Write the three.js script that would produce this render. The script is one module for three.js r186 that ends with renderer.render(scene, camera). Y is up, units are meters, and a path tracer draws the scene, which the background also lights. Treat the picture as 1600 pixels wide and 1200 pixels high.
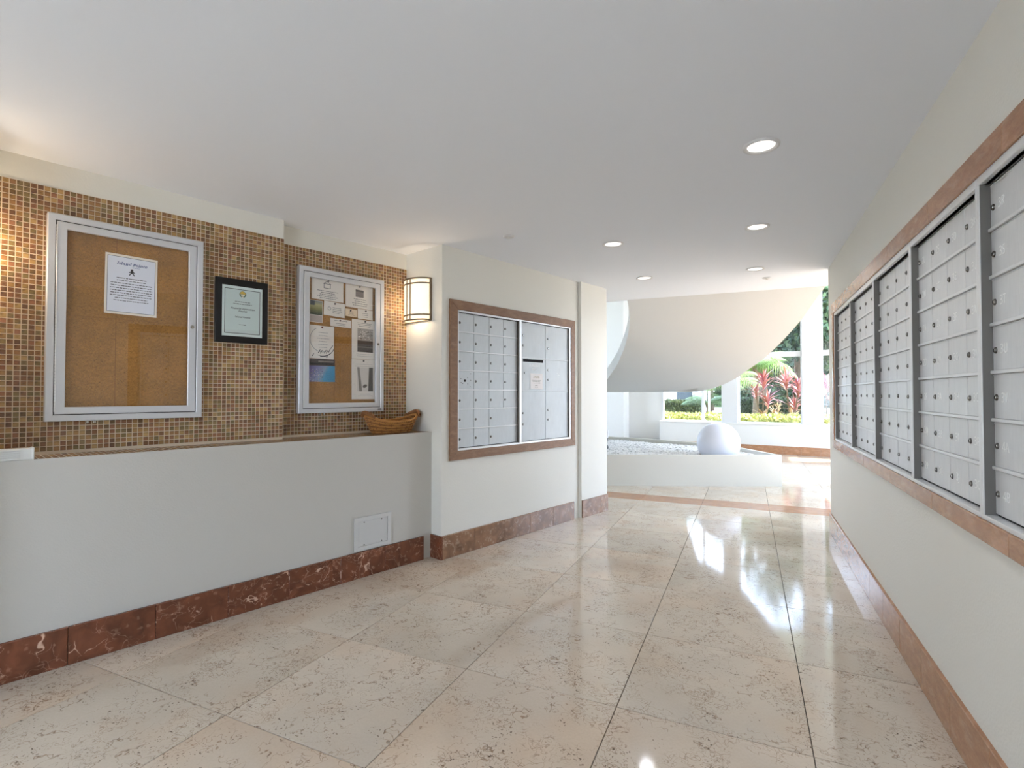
import * as THREE from 'three';
import { mergeGeometries } from 'three/addons/utils/BufferGeometryUtils.js';
import { RoundedBoxGeometry } from 'three/addons/geometries/RoundedBoxGeometry.js';
import { FontLoader } from 'three/addons/loaders/FontLoader.js';
import { TextGeometry } from 'three/addons/geometries/TextGeometry.js';
import { RectAreaLightUniformsLib } from 'three/addons/lights/RectAreaLightUniformsLib.js';

// ------------------------------------------------------------------ camera, sky, sun, exposure
// The plan is measured in floor tiles (x to the right, y up, z into the hall); one tile is S metres.
const S = 0.71;
const W = (x, y, z) => new THREE.Vector3(x * S, y * S, -z * S);
const scene = new THREE.Scene();
const renderer = new THREE.WebGLRenderer({ antialias: true });
renderer.toneMapping = THREE.LinearToneMapping;
renderer.toneMappingExposure = 1.32;
renderer.shadowMap.enabled = true;
RectAreaLightUniformsLib.init();

const camera = new THREE.PerspectiveCamera(73.16, 1600 / 1200, 0.05, 400);
camera.position.copy(W(2.714, 1.824, -2.026));
{ const yaw = -0.4283, pitch = 0.0188;
  camera.lookAt(W(2.714 + Math.sin(yaw) * Math.cos(pitch), 1.824 + Math.sin(pitch), -2.026 + Math.cos(yaw) * Math.cos(pitch))); }

const sunDir = new THREE.Vector3(0.80, 0.92, -0.46).normalize();
{ // hazy bright sky: nearly white at the horizon, pale blue overhead, soft bright clouds
  const w = 512, h = 256, d = new Float32Array(w * h * 4);
  for (let y = 0; y < h; y++) for (let x = 0; x < w; x++) {
    const el = Math.max(0, Math.sin(((y + 0.5) / h - 0.5) * Math.PI)), az = x / w * Math.PI * 2, k = Math.pow(el, 0.55);
    const c = 0.5 + 0.22 * Math.sin(az * 3 + 7 * el) * Math.sin(9 * el + 2 * Math.sin(az * 2)) + 0.16 * Math.sin(az * 7 + 15 * el), m = 0.55 * c;
    const i = (y * w + x) * 4, base = [0.81 - 0.36 * k, 0.95 - 0.25 * k, 1.16 - 0.02 * k];
    for (let j = 0; j < 3; j++) d[i + j] = base[j] * (1 - m) + [0.86, 0.96, 1.12][j] * m; d[i + 3] = 1;
  }
  const t = new THREE.DataTexture(d, w, h, THREE.RGBAFormat, THREE.FloatType); t.mapping = THREE.EquirectangularReflectionMapping; t.magFilter = THREE.LinearFilter; t.needsUpdate = true;
  scene.background = t; scene.environment = t; scene.backgroundIntensity = scene.environmentIntensity = 8.0;
}
const SUN = 18.0;
const sun = new THREE.DirectionalLight(0xfff7ec, SUN);
sun.position.copy(sunDir).multiplyScalar(40); sun.castShadow = true; sun.name = 'sun';
sun.shadow.mapSize.set(2048, 2048);
Object.assign(sun.shadow.camera, { left: -25, right: 25, top: 25, bottom: -25, near: 1, far: 120 });
scene.add(sun, sun.target);
const DOWNLIGHT = 1.05, SCONCE = 0.45;          // candela

// ------------------------------------------------------------------ helpers
let seed = 1234567;
const rnd = () => { seed = (seed * 1664525 + 1013904223) >>> 0; return seed / 4294967296; };
const rr = (a, b) => a + (b - a) * rnd();
const used = {};
function numbered(n) { if (!(n in used)) { used[n] = 0; return n; } used[n]++; return n + '_' + String(used[n]).padStart(3, '0'); }
const flat = (g) => { const r = g.index ? g.toNonIndexed() : g; for (const k of Object.keys(r.attributes)) if (!['position', 'normal', 'uv'].includes(k)) r.deleteAttribute(k); if (!r.attributes.uv) boxUV(r); r.morphAttributes = {}; r.clearGroups(); return r; };
const merge = (gs) => gs.length === 1 ? gs[0] : mergeGeometries(gs.map(flat));
function mesh(name, g, m, parent) {
  const o = new THREE.Mesh(Array.isArray(g) ? merge(g) : g, m); o.name = parent ? name : numbered(name);
  o.castShadow = o.receiveShadow = true; (parent || scene).add(o); return o;
}
function struct(name, g, m) { const o = mesh(name, g, m); o.userData.kind = 'structure'; return o; }
function structGroup(name) { const o = new THREE.Group(); o.name = numbered(name); o.userData.kind = 'structure'; scene.add(o); return o; }
function thing(name, label, category, pos, rotY = 0, group) {
  const o = new THREE.Group(); o.name = numbered(name); o.userData = { label, category }; if (group) o.userData.group = group;
  if (pos) o.position.copy(pos); o.rotation.y = rotY; scene.add(o); return o;
}
function boxUV(g, off = [0, 0]) {
  const p = g.attributes.position, n = g.attributes.normal, uv = new Float32Array(p.count * 2);
  for (let i = 0; i < p.count; i++) {
    const ax = Math.abs(n.getX(i)), ay = Math.abs(n.getY(i)), az = Math.abs(n.getZ(i));
    let u, v; if (ay >= ax && ay >= az) { u = p.getX(i); v = p.getZ(i); } else if (ax > az) { u = p.getZ(i); v = p.getY(i); } else { u = p.getX(i); v = p.getY(i); }
    uv[2 * i] = u + off[0]; uv[2 * i + 1] = v + off[1];
  }
  g.setAttribute('uv', new THREE.BufferAttribute(uv, 2)); return g;
}
function box(w, h, d, x = 0, y = 0, z = 0) { const g = new THREE.BoxGeometry(w, h, d).toNonIndexed(); g.translate(x, y, z); return boxUV(g); }
function box2(x0, x1, y0, y1, z0, z1) { return box(x1 - x0, y1 - y0, z1 - z0, (x0 + x1) / 2, (y0 + y1) / 2, (z0 + z1) / 2); }
function rbox(w, h, d, r, x = 0, y = 0, z = 0, seg = 1) { const g = new RoundedBoxGeometry(w, h, d, seg, r); const f = flat(g); f.translate(x, y, z); return boxUV(f); }
// a slab seen from +z with chamfered front edges, back open to whatever carries it: 22 triangles
function chip(w, h, d, c, x = 0, y = 0, z = 0) {
  const a = w / 2, b = h / 2, A = a - c, B = b - c, P = [];
  const q = (p0, p1, p2, p3) => P.push(...p0, ...p1, ...p2, ...p0, ...p2, ...p3);
  const F = [[-A, -B, d], [A, -B, d], [A, B, d], [-A, B, d]], M = [[-a, -b, d - c], [a, -b, d - c], [a, b, d - c], [-a, b, d - c]], K = [[-a, -b, 0], [a, -b, 0], [a, b, 0], [-a, b, 0]];
  q(...F); for (let i = 0; i < 4; i++) { const j = (i + 1) % 4; q(M[i], M[j], F[j], F[i]); q(K[i], K[j], M[j], M[i]); } q(K[3], K[2], K[1], K[0]);
  const g = new THREE.BufferGeometry(); g.setAttribute('position', new THREE.BufferAttribute(new Float32Array(P), 3)); g.computeVertexNormals(); g.translate(x, y, z); return boxUV(g);
}
function ring(w, h, t, d, z = 0, cx = 0, cy = 0, bev = 0.0015) {          // rectangular frame, outer w x h, member t, depth d from z
  const s = new THREE.Shape([[-w / 2, -h / 2], [w / 2, -h / 2], [w / 2, h / 2], [-w / 2, h / 2]].map((p) => new THREE.Vector2(...p)));
  const tt = Array.isArray(t) ? t : [t, t, t, t];   // left, right, bottom, top
  s.holes.push(new THREE.Path([[-w / 2 + tt[0], -h / 2 + tt[2]], [-w / 2 + tt[0], h / 2 - tt[3]], [w / 2 - tt[1], h / 2 - tt[3]], [w / 2 - tt[1], -h / 2 + tt[2]]].map((p) => new THREE.Vector2(...p))));
  const g = flat(new THREE.ExtrudeGeometry(s, { depth: d - bev * 2, bevelEnabled: true, bevelThickness: bev, bevelSize: bev, bevelOffset: -bev, bevelSegments: 1 }));
  g.translate(cx, cy, z + bev); return boxUV(g);
}
function tube(pts, r, seg = 24, rad = 6, closed = false) { return flat(new THREE.TubeGeometry(new THREE.CatmullRomCurve3(pts.map((p) => p.isVector3 ? p : new THREE.Vector3(...p)), closed), seg, r, rad, closed)); }
function cyl(r0, r1, h, n = 24, x = 0, y = 0, z = 0, axis = 'y') { const g = flat(new THREE.CylinderGeometry(r0, r1, h, n)); if (axis === 'z') g.rotateX(Math.PI / 2); if (axis === 'x') g.rotateZ(Math.PI / 2); g.translate(x, y, z); return g; }

// value noise
const perm = new Uint8Array(512); { const p = [...Array(256).keys()]; for (let i = 255; i > 0; i--) { const j = Math.floor(rnd() * (i + 1)); [p[i], p[j]] = [p[j], p[i]]; } for (let i = 0; i < 512; i++) perm[i] = p[i & 255]; }
function vn(x, y, per = 256) {
  const xi = Math.floor(x), yi = Math.floor(y), fx = x - xi, fy = y - yi, u = fx * fx * (3 - 2 * fx), v = fy * fy * (3 - 2 * fy);
  const X0 = ((xi % per) + per) % per, X1 = (X0 + 1) % per, Y0 = ((yi % per) + per) % per, Y1 = (Y0 + 1) % per;
  const a = perm[perm[X0] + Y0], b = perm[perm[X1] + Y0], c = perm[perm[X0] + Y1], d = perm[perm[X1] + Y1];
  return (a + (b - a) * u + (c - a) * v + (a - b - c + d) * u * v) / 255;
}
function fbm(x, y, o, per = 256) { let s = 0, a = 0.5, t = 0; for (let i = 0; i < o; i++) { s += a * vn(x, y, per); t += a; a *= 0.5; x *= 2; y *= 2; per = Math.min(256, per * 2); } return s / t; }
function dataTex(w, h, fn, srgb = true, repeat = 1) {
  const d = new Uint8Array(w * h * 4), c = [0, 0, 0];
  for (let y = 0; y < h; y++) for (let x = 0; x < w; x++) { fn(x / w, y / h, c); const i = (y * w + x) * 4; d[i] = Math.max(0, Math.min(255, c[0])); d[i + 1] = Math.max(0, Math.min(255, c[1])); d[i + 2] = Math.max(0, Math.min(255, c[2])); d[i + 3] = 255; }
  const t = new THREE.DataTexture(d, w, h); t.wrapS = t.wrapT = THREE.RepeatWrapping; t.magFilter = THREE.LinearFilter; t.minFilter = THREE.LinearMipmapLinearFilter; t.generateMipmaps = true; if (srgb) t.colorSpace = THREE.SRGBColorSpace;
  t.repeat.set(repeat, repeat); t.needsUpdate = true; return t;
}
// distance to the nearest cell border: angular crack networks
function cracks(x, y, per) {
  const xi = Math.floor(x), yi = Math.floor(y); let d1 = 9, d2 = 9;
  for (let j = -1; j <= 1; j++) for (let i = -1; i <= 1; i++) {
    const cx = xi + i, cy = yi + j, h = perm[perm[((cx % per) + per) % per] + (((cy % per) + per) % per)], k = perm[h + 57];
    const dx = cx + h / 255 - x, dy = cy + k / 255 - y, d = dx * dx + dy * dy; if (d < d1) { d2 = d1; d1 = d; } else if (d < d2) d2 = d;
  }
  return Math.sqrt(d2) - Math.sqrt(d1);
}
const sm = (a, b, x) => { const t = Math.max(0, Math.min(1, (x - a) / (b - a))); return t * t * (3 - 2 * t); };
const std = (o) => new THREE.MeshStandardMaterial(o);
const phys = (o) => new THREE.MeshPhysicalMaterial(o);

// ------------------------------------------------------------------ materials
// polished cream limestone with thin dark sutures and small pits; the map covers 4 x 4 floor tiles
const floorMap = dataTex(2048, 2048, (u, v, c) => {
  const x = u * 16, y = v * 16, w1 = fbm(x, y, 3, 16), w2 = fbm(x + 71.3, y + 13.7, 3, 16);
  const cloud = fbm(u * 8 + 3, v * 8, 3, 8);
  const q1 = fbm(x * 4 + 7, y * 4 + 3, 3, 64) - 0.5, q2 = fbm(x * 4 + 51, y * 4 + 29, 3, 64) - 0.5, q3 = vn(x * 16, y * 16) - 0.5, q4 = vn(x * 16 + 77, y * 16 + 31) - 0.5;
  const X = x * 1.25 + q1 * 1.7 + q3 * 0.16 + w1, Y = y * 1.25 + q2 * 1.7 + q4 * 0.16 + w2;
  const vein = sm(0.05, 0.0, cracks(X, Y, 20)) * sm(0.38, 0.56, fbm(x * 1.5 + 40, y * 1.5 + 9, 3, 24));
  const vein2 = sm(0.09, 0.0, cracks(X * 2.3 + 5, Y * 2.3 + 3, 64)) * sm(0.44, 0.60, fbm(x * 1.5 + 5, y * 1.5 + 60, 3, 24));
  const pit = sm(0.80, 0.88, vn(u * 512, v * 512, 256)) * sm(0.54, 0.72, fbm(x * 2.0 + 20, y * 2.0 + 31, 3, 32));
  const grain = (vn(u * 512, v * 512) - 0.5) * 5;
  const k = 0.93 + 0.13 * cloud;
  let r = 216 * k + grain, g = 204 * k + grain, b = 187 * k + grain;
  const red = sm(0.5, 0.75, fbm(x * 0.6 + 90, y * 0.6 + 33, 3, 10)); r += 1 * red; g -= 4 * red; b -= 7 * red;
  const a = Math.min(1, vein * 0.66 + vein2 * 0.46 + pit * 0.62), dk = Math.min(1, pit + 0.4 * vein * q3 * 4);
  const vr = 128 - 54 * dk, vg = 102 - 42 * dk, vb = 82 - 32 * dk; c[0] = r + (vr - r) * a; c[1] = g + (vg - g) * a; c[2] = b + (vb - b) * a;
}, true, 1 / (4 * S));
const redMap = dataTex(1024, 512, (u, v, c) => {
  const x = u * 16, y = v * 8, w1 = fbm(x, y, 3), w2 = fbm(x + 31, y + 77, 3), k = fbm(x * 1.5 + w1 * 2, y * 1.5 + w2 * 2, 4);
  const X = x * 0.62 + w1 * 0.9 + (vn(x * 6, y * 6) - 0.5) * 0.12, Y = y * 0.62 + w2 * 0.9 + (vn(x * 6 + 40, y * 6) - 0.5) * 0.12, wd = 0.012 + 0.06 * sm(0.5, 0.75, fbm(x * 1.2 + 3, y * 1.2, 2));
  const a = Math.min(1, sm(wd, wd * 0.3, cracks(X, Y, 64)) * 0.85 * sm(0.36, 0.48, fbm(x * 0.5 + 8, y * 0.5 + 8, 3)) + sm(0.06, 0.0, cracks(X * 2.7, Y * 2.7, 128)) * 0.5 * sm(0.44, 0.58, fbm(x * 0.8 + 28, y * 0.8 + 8, 3)) + sm(0.68, 0.78, fbm(x * 3 + 4, y * 3, 3)) * 0.25);
  const s = 0.72 + 0.56 * k; let r = 112 * s, g = 66 * s, b = 46 * s;
  c[0] = r + (225 - r) * a; c[1] = g + (190 - g) * a; c[2] = b + (165 - b) * a;
}, true, 1 / 1.4);
redMap.repeat.set(1 / 1.42, 1 / 0.71);
const roseMap = dataTex(1024, 512, (u, v, c) => {
  const x = u * 16, y = v * 8, w1 = fbm(x, y, 3), w2 = fbm(x + 31, y + 77, 3), k = fbm(x * 1.5 + w1 * 2, y * 1.5 + w2 * 2, 4);
  const n = fbm(x * 0.7 + w1 * 1.8, y * 0.7 + w2 * 1.8, 4), rid = 1 - Math.abs(2 * n - 1), a = Math.min(1, sm(0.96, 0.995, rid) * 0.6 * sm(0.42, 0.6, fbm(x * 0.4 + 8, y * 0.4 + 8, 3)) + sm(0.62, 0.75, fbm(x * 3 + 4, y * 3, 3)) * 0.3);
  const s = 0.78 + 0.44 * k, r = 138 * s, g = 104 * s, b = 80 * s; c[0] = r + (215 - r) * a; c[1] = g + (190 - g) * a; c[2] = b + (170 - b) * a;
}, true, 1 / 1.4);
roseMap.repeat.set(1 / 1.42, 1 / 0.71);
const tanMap = dataTex(1024, 512, (u, v, c) => {
  const x = u * 16, y = v * 8, w1 = fbm(x, y, 3), k = fbm(x * 2 + w1 * 2, y * 5 + w1, 4), f = fbm(x * 10, y * 24, 3);
  const s = 0.86 + 0.16 * k + 0.14 * (f - 0.5), pale = 0.5 * sm(0.5, 0.8, fbm(x * 1.3 + 5, y * 3 + 9, 4));
  c[0] = 178 * s + 22 * pale; c[1] = 128 * s + 24 * pale; c[2] = 92 * s + 26 * pale;
}, true, 1 / 1.4);
tanMap.repeat.set(1 / 1.42, 1 / 0.71);
const corkMap = dataTex(512, 512, (u, v, c) => {
  const f = vn(u * 256, v * 256), g = fbm(u * 64, v * 64, 3, 64), k = fbm(u * 4, v * 4, 3, 4), dot = sm(0.8, 0.95, vn(u * 128 + 9, v * 128, 128));
  const s = 0.80 + 0.18 * g + 0.14 * (f - 0.5) + 0.16 * (k - 0.5) - 0.22 * dot;
  c[0] = 186 * s; c[1] = 134 * s; c[2] = 68 * s;
}, true, 1 / 0.5);
const onyxMap = dataTex(256, 256, (u, v, c) => { const k = fbm(u * 8 + 2 * fbm(u * 4, v * 4, 3, 4), v * 16, 4, 8); const s = 150 + 150 * k; c[0] = s; c[1] = s; c[2] = s * 0.98; }, true, 1 / 0.12);
const brushMap = dataTex(256, 256, (u, v, c) => { const s = 240 + 8 * (fbm(u * 6, v * 6, 3, 8) - 0.5) + 10 * (fbm(u * 128, v * 6, 2, 128) - 0.5); c[0] = c[1] = c[2] = s; }, true, 1 / 0.4);
const plasterBump = dataTex(256, 256, (u, v, c) => { const s = 255 * fbm(u * 64, v * 64, 3, 64); c[0] = c[1] = c[2] = s; }, false, 1 / 0.4);

const M = {
  wall: std({ color: new THREE.Color().setRGB(0.77, 0.745, 0.665), roughness: 0.62, bumpMap: plasterBump, bumpScale: 0.0006 }),
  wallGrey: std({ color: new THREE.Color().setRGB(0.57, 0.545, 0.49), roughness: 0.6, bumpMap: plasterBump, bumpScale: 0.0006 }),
  postDark: std({ color: 0x4f463d, metalness: 0.4, roughness: 0.45 }),
  panel: std({ color: new THREE.Color().setRGB(0.60, 0.59, 0.56), roughness: 0.5 }),
  ceil: std({ color: new THREE.Color().setRGB(0.84, 0.865, 0.90), roughness: 0.75 }),
  column: std({ color: new THREE.Color().setRGB(0.62, 0.62, 0.61), roughness: 0.6 }),
  white: std({ color: new THREE.Color().setRGB(0.74, 0.74, 0.73), roughness: 0.55 }),
  plaster: std({ color: new THREE.Color().setRGB(0.73, 0.722, 0.69), roughness: 0.7 }),
  stone: phys({ map: floorMap, roughness: 0.075, specularIntensity: 1, ior: 1.52 }),
  grout: std({ color: 0x40362d, roughness: 0.9 }),
  red: phys({ map: redMap, roughness: 0.22 }),
  rose: phys({ map: roseMap, roughness: 0.2 }),
  tan: phys({ map: tanMap, roughness: 0.2 }),
  wood: std({ map: tanMap, color: new THREE.Color().setRGB(0.62, 0.66, 0.66), roughness: 0.5 }),
  alu: std({ map: brushMap, color: new THREE.Color().setRGB(0.77, 0.77, 0.755), metalness: 0.2, roughness: 0.38 }),
  aluDark: std({ color: new THREE.Color().setRGB(0.17, 0.16, 0.145), metalness: 0.4, roughness: 0.5 }),
  aluLight: std({ color: new THREE.Color().setRGB(0.74, 0.74, 0.73), metalness: 0.4, roughness: 0.36 }),
  boardFrame: std({ color: new THREE.Color().setRGB(0.66, 0.665, 0.68), metalness: 0.35, roughness: 0.4 }),
  gap: std({ color: 0x17181a, roughness: 0.8 }),
  cork: std({ map: corkMap, bumpMap: corkMap, bumpScale: 0.001, roughness: 0.95 }),
  steel: std({ color: 0xb8b4ac, metalness: 0.95, roughness: 0.25 }),
  lockRing: std({ color: 0x5a5650, metalness: 0.8, roughness: 0.35 }),
  black: std({ color: 0x0b0b0c, roughness: 0.32 }),
  slot: std({ color: 0x050505, roughness: 0.9 }),
  numeral: std({ color: 0xf4f4f0, roughness: 0.6 }),
  bronze: std({ color: 0x8a7c66, metalness: 0.6, roughness: 0.38 }),
  globe: phys({ color: new THREE.Color().setRGB(0.76, 0.79, 0.88), roughness: 0.35 }),
  glass: phys({ color: 0xffffff, transmission: 1, thickness: 0, roughness: 0.0, ior: 1.45 }),
  groutLight: std({ color: new THREE.Color().setRGB(0.73, 0.60, 0.44), roughness: 0.8 }),
  wicker: std({ color: new THREE.Color().setRGB(0.50, 0.235, 0.06), roughness: 0.5 }),
  wickerDark: std({ color: new THREE.Color().setRGB(0.26, 0.105, 0.03), roughness: 0.6 }),
  aluPale: std({ map: brushMap, color: new THREE.Color().setRGB(0.66, 0.69, 0.69), metalness: 0.15, roughness: 0.55 }),
  plastic: std({ color: 0xe4e4df, roughness: 0.45 }),
};

// ------------------------------------------------------------------ frames of reference (metres)
const A = 0.307, sA = Math.sin(A), cA = Math.cos(A), OX = -0.37 * S, OZ = 2.857 * S;   // left wall: s along it, n out of it
const Lp = (s, n, y) => new THREE.Vector3(OX + sA * s + cA * n, y, -(OZ + cA * s - sA * n));
const ROT_L = Math.PI / 2 - A, ROT_R = -Math.PI / 2, ROT_RET = -A;
const XR = 3.694 * S, H = 3.484 * S;
const Rp = (z, y, d = 0) => new THREE.Vector3(XR - d, y, -z);                           // right wall, d out of it, z into the hall
const Lmat = new THREE.Matrix4().makeRotationY(ROT_L).setPosition(Lp(0, 0, 0));
const inL = (g) => g.applyMatrix4(Lmat);                                               // (s, y, n) -> world
const BW = { x: 0.108 * S, z: 16.468 * S, rot: -0.179 };                              // window wall
const Bmat = new THREE.Matrix4().makeRotationY(BW.rot).setPosition(new THREE.Vector3(BW.x, 0, -BW.z));
const inB = (g) => g.applyMatrix4(Bmat);
const wbox = (x0, x1, y0, y1, z0, z1) => box2(x0 * S, x1 * S, y0 * S, y1 * S, -z1 * S, -z0 * S);  // plan units

// ------------------------------------------------------------------ floor
{
  const floor = structGroup('floor');
  mesh('floor_bed', [wbox(-9, 10, -0.3, -0.012, -7, 20)], M.grout, floor);
  const stones = [[0.86, 0.845, 0.825], [0.90, 0.885, 0.865], [0.94, 0.925, 0.91], [0.92, 0.875, 0.835]].map((c) => { const m = M.stone.clone(); m.color.setRGB(...c); return m; });
  const variants = [];
  for (let i = 0; i < 16; i++) {
    const g = chip(S - 0.0034, S - 0.0034, 0.012, 0.0010); g.rotateX(-Math.PI / 2); g.translate(0, -0.012, 0);
    boxUV(g, [(i % 4 + 0.5) * S, (Math.floor(i / 4) + 0.5) * S]); variants.push(g);
  }
  const inside = (x, z) => {
    const px = x * S - OX, pz = z * S - OZ, n = px * cA - pz * sA, s = px * sA + pz * cA;
    if (z < 6.0 && x > 4.3 && z < 1.5) return false;
    if (s < 2.4 && n < -0.55) return false;
    if (s < 2.4 && n < -0.40 && s > 0) return false;
    const bx = (x - 0.108) * -0.178 + (z - 16.468) * -0.984; return bx > -0.4 && x > -5.5 && x < 9;
  };
  for (let j = -6; j < 17; j++) for (let i = -6; i < 9; i++) {
    const zo = j >= 7 ? 0.53 : 0; if (j === 7 && false) continue;
    const cx = i + 0.5, cz = j + 0.5 + zo; if (!inside(cx, cz)) continue;
    if (cx > 3.9 && cz < 1.2) continue;
    const o = mesh('tile', variants[Math.floor(rnd() * 16)], stones[Math.floor(rnd() * 4)], floor);
    o.position.copy(W(cx, 0, cz)); o.rotation.y = Math.floor(rnd() * 2) * Math.PI;
  }
  // brown border strip across the floor
  const bandGeo = (w) => { const g = chip(w * S - 0.002, 0.53 * S - 0.002, 0.012, 0.0009); g.rotateX(-Math.PI / 2); g.translate(0, -0.012, 0); return boxUV(g, [rnd() * 2, rnd()]); };
  for (let i = -5; i < 9; i++) { const o = mesh('border_tile', bandGeo(1), M.tan, floor); o.position.copy(W(i + 0.5, 0, 7.265)); }
}

// ------------------------------------------------------------------ left wall, half wall, mosaic
const NB1 = -0.355, NB2 = -0.4615, SSTEP = -1.09, SLEFT = -2.63, HW = 0.989, HWN = -0.121, MT = 2.345, TP = 0.0253;
{
  const wl = structGroup('wall_left');
  mesh('plaster', [inL(box2(SLEFT, SSTEP, 0, H, -0.75, NB1 - 0.004)), inL(box2(SSTEP, 0.02, 0, H, -0.75, NB2 - 0.004))], M.wall, wl);
  mesh('grout_bed', [inL(box2(SLEFT, SSTEP, HW, MT, NB1 - 0.006, NB1 - 0.0004)), inL(box2(SSTEP, 0, HW, MT, NB2 - 0.006, NB2 - 0.0004)), inL(box2(SLEFT, 0, HW - 0.01, HW - 0.0009, NB2, HWN - 0.006))], M.groutLight, wl);
  const tones = ['#8a6440', '#7d573a', '#967248', '#745a3c', '#a07e50', '#866044', '#7c6844', '#8f6a45', '#70503a', '#a68658', '#806a48', '#8a5f44'];
  const mats = tones.map((t) => phys({ color: new THREE.Color(t).multiplyScalar(1.2), map: onyxMap, roughness: 0.24, specularIntensity: 0.9 }));
  const white = phys({ map: onyxMap, roughness: 0.24, specularIntensity: 0.9 });
  const tg = [0, 1, 2, 3].map((i) => boxUV(chip(TP - 0.0038, TP - 0.0038, 0.005, 0.0006), [rnd(), rnd()]));
  const pick = () => Math.floor(rnd() * tones.length);
  const spots = [];                       // s, y, n, flat?
  const rows = Math.floor((MT - HW) / TP);
  for (let c = 0; SLEFT + (c + 1) * TP < SSTEP; c++) for (let r = 0; r < rows; r++) spots.push([SSTEP - (c + 0.5) * TP, MT - (r + 0.5) * TP, NB1 - 0.004, 0]);
  for (let c = 0; -(c + 1) * TP > SSTEP; c++) for (let r = 0; r < rows; r++) spots.push([-(c + 0.5) * TP, MT - (r + 0.5) * TP, NB2 - 0.004, 0]);
  for (let c = 0; -(c + 1) * TP > SLEFT; c++) for (let r = 0; r < 13; r++) { const n = HWN - 0.008 - (r + 0.5) * TP, s = -(c + 0.5) * TP; if (n > (s < SSTEP ? NB1 : NB2)) spots.push([s, HW - 0.0045, n, 1]); }
  const up = new THREE.Matrix4().makeRotationX(-Math.PI / 2), m4 = new THREE.Matrix4(), rest = [];
  const place = ([s, y, n, f]) => { m4.makeRotationY(ROT_L).setPosition(Lp(s, n, y)); if (f) m4.multiply(up); return m4; };
  const loose = [];
  for (const p of spots) (!p[3] && p[0] < -2.292 && p[0] > -2.46 ? loose : rest).push(p);
  loose.forEach((p, i) => {
    if (i >= 296) { rest.push(p); return; }
    const o = mesh('tile', tg[i % 4], mats[pick()], wl); o.applyMatrix4(place(p));
  });
  const inst = new THREE.InstancedMesh(tg[0], white, rest.length); inst.name = 'mosaic_tiles'; inst.userData.kind = 'stuff'; inst.castShadow = inst.receiveShadow = true;
  const col = new THREE.Color();
  rest.forEach((p, i) => { inst.setMatrixAt(i, place(p)); col.set(tones[pick()]).multiplyScalar(rr(1.0, 1.4)); inst.setColorAt(i, col); });
  wl.add(inst);

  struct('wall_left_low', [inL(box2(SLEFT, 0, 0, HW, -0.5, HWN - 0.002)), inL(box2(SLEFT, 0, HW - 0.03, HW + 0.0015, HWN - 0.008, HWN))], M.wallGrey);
  // wall that carries the middle letter boxes, with an opening for them
  const MB = [0.135, 1.725, 0.815, 1.995];
  struct('wall_left_middle', [inL(box2(0, MB[0], 0, H, -0.75, 0)), inL(box2(MB[1], 1.866, 0, H, -0.75, 0)), inL(box2(MB[0], MB[1], 0, MB[2], -0.75, 0)), inL(box2(MB[0], MB[1], MB[3], H, -0.75, 0)), inL(box2(MB[0], MB[1], MB[2], MB[3], -0.75, -0.3))], M.wall);
  struct('wall_left_end', [inL(box2(1.866, 2.365, 0, H, -4.6, 0.036))], M.wall);
  struct('wall_left_near', [inL(box2(-7.2, SLEFT, 0, H, -0.75, 0))], M.wall);
}

// ------------------------------------------------------------------ right wall with the opening for its letter boxes
const OPEN = { z0: -0.10 * S, z1: 5.46 * S, y0: 1.25 * S, y1: 2.825 * S };
{
  const X0 = XR, X1 = XR + 0.18, z = (a) => -a;
  const b = (z0, z1, y0, y1, x0 = X0, x1 = X1) => box2(x0, x1, y0, y1, -z1, -z0);
  struct('wall_right', [b(-6 * S, 5.96 * S, 0, OPEN.y0), b(-6 * S, 5.96 * S, OPEN.y1, H), b(-6 * S, OPEN.z0, OPEN.y0, OPEN.y1), b(OPEN.z1, 5.96 * S, OPEN.y0, OPEN.y1), b(OPEN.z0, OPEN.z1, OPEN.y0, OPEN.y1, X0 + 0.14, X1)], M.wall);
}

// ------------------------------------------------------------------ ceiling, lobby shell
struct('ceiling', [wbox(-8, 9.2, 3.484, 3.98, -6.3, 7.2)], M.ceil);
struct('ceiling_lobby', [wbox(-8, 9.4, 6.5, 6.9, 6.9, 19)], M.ceil);
struct('wall_upper', [wbox(-8, 9.2, 3.98, 6.5, 6.9, 7.12)], M.plaster);
struct('wall_lobby_left', [wbox(-6.0, -5.6, 0, 6.5, 5.2, 13.6), wbox(-6.0, -5.6, 0, 0.9, 13.6, 19), wbox(-6.0, -5.6, 5.9, 6.5, 13.6, 19), wbox(-6.0, -5.6, 0.9, 5.9, 16.6, 19)], M.plaster);
{ const w = structGroup('window_6'); for (const [a, b] of [[13.6, 16.6]]) { mesh('window_frame', [wbox(-5.86, -5.78, 0.9, 5.9, a, a + 0.08), wbox(-5.86, -5.78, 0.9, 5.9, b - 0.08, b), wbox(-5.86, -5.78, 2.96, 3.1, a, b)], M.white, w); mesh('pane', wbox(-5.83, -5.82, 0.9, 5.9, a, b), M.glass, w); } }
struct('wall_lobby_near', [wbox(3.9, 9.2, 0, 3.484, 1.2, 1.5)], M.plaster);

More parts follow.
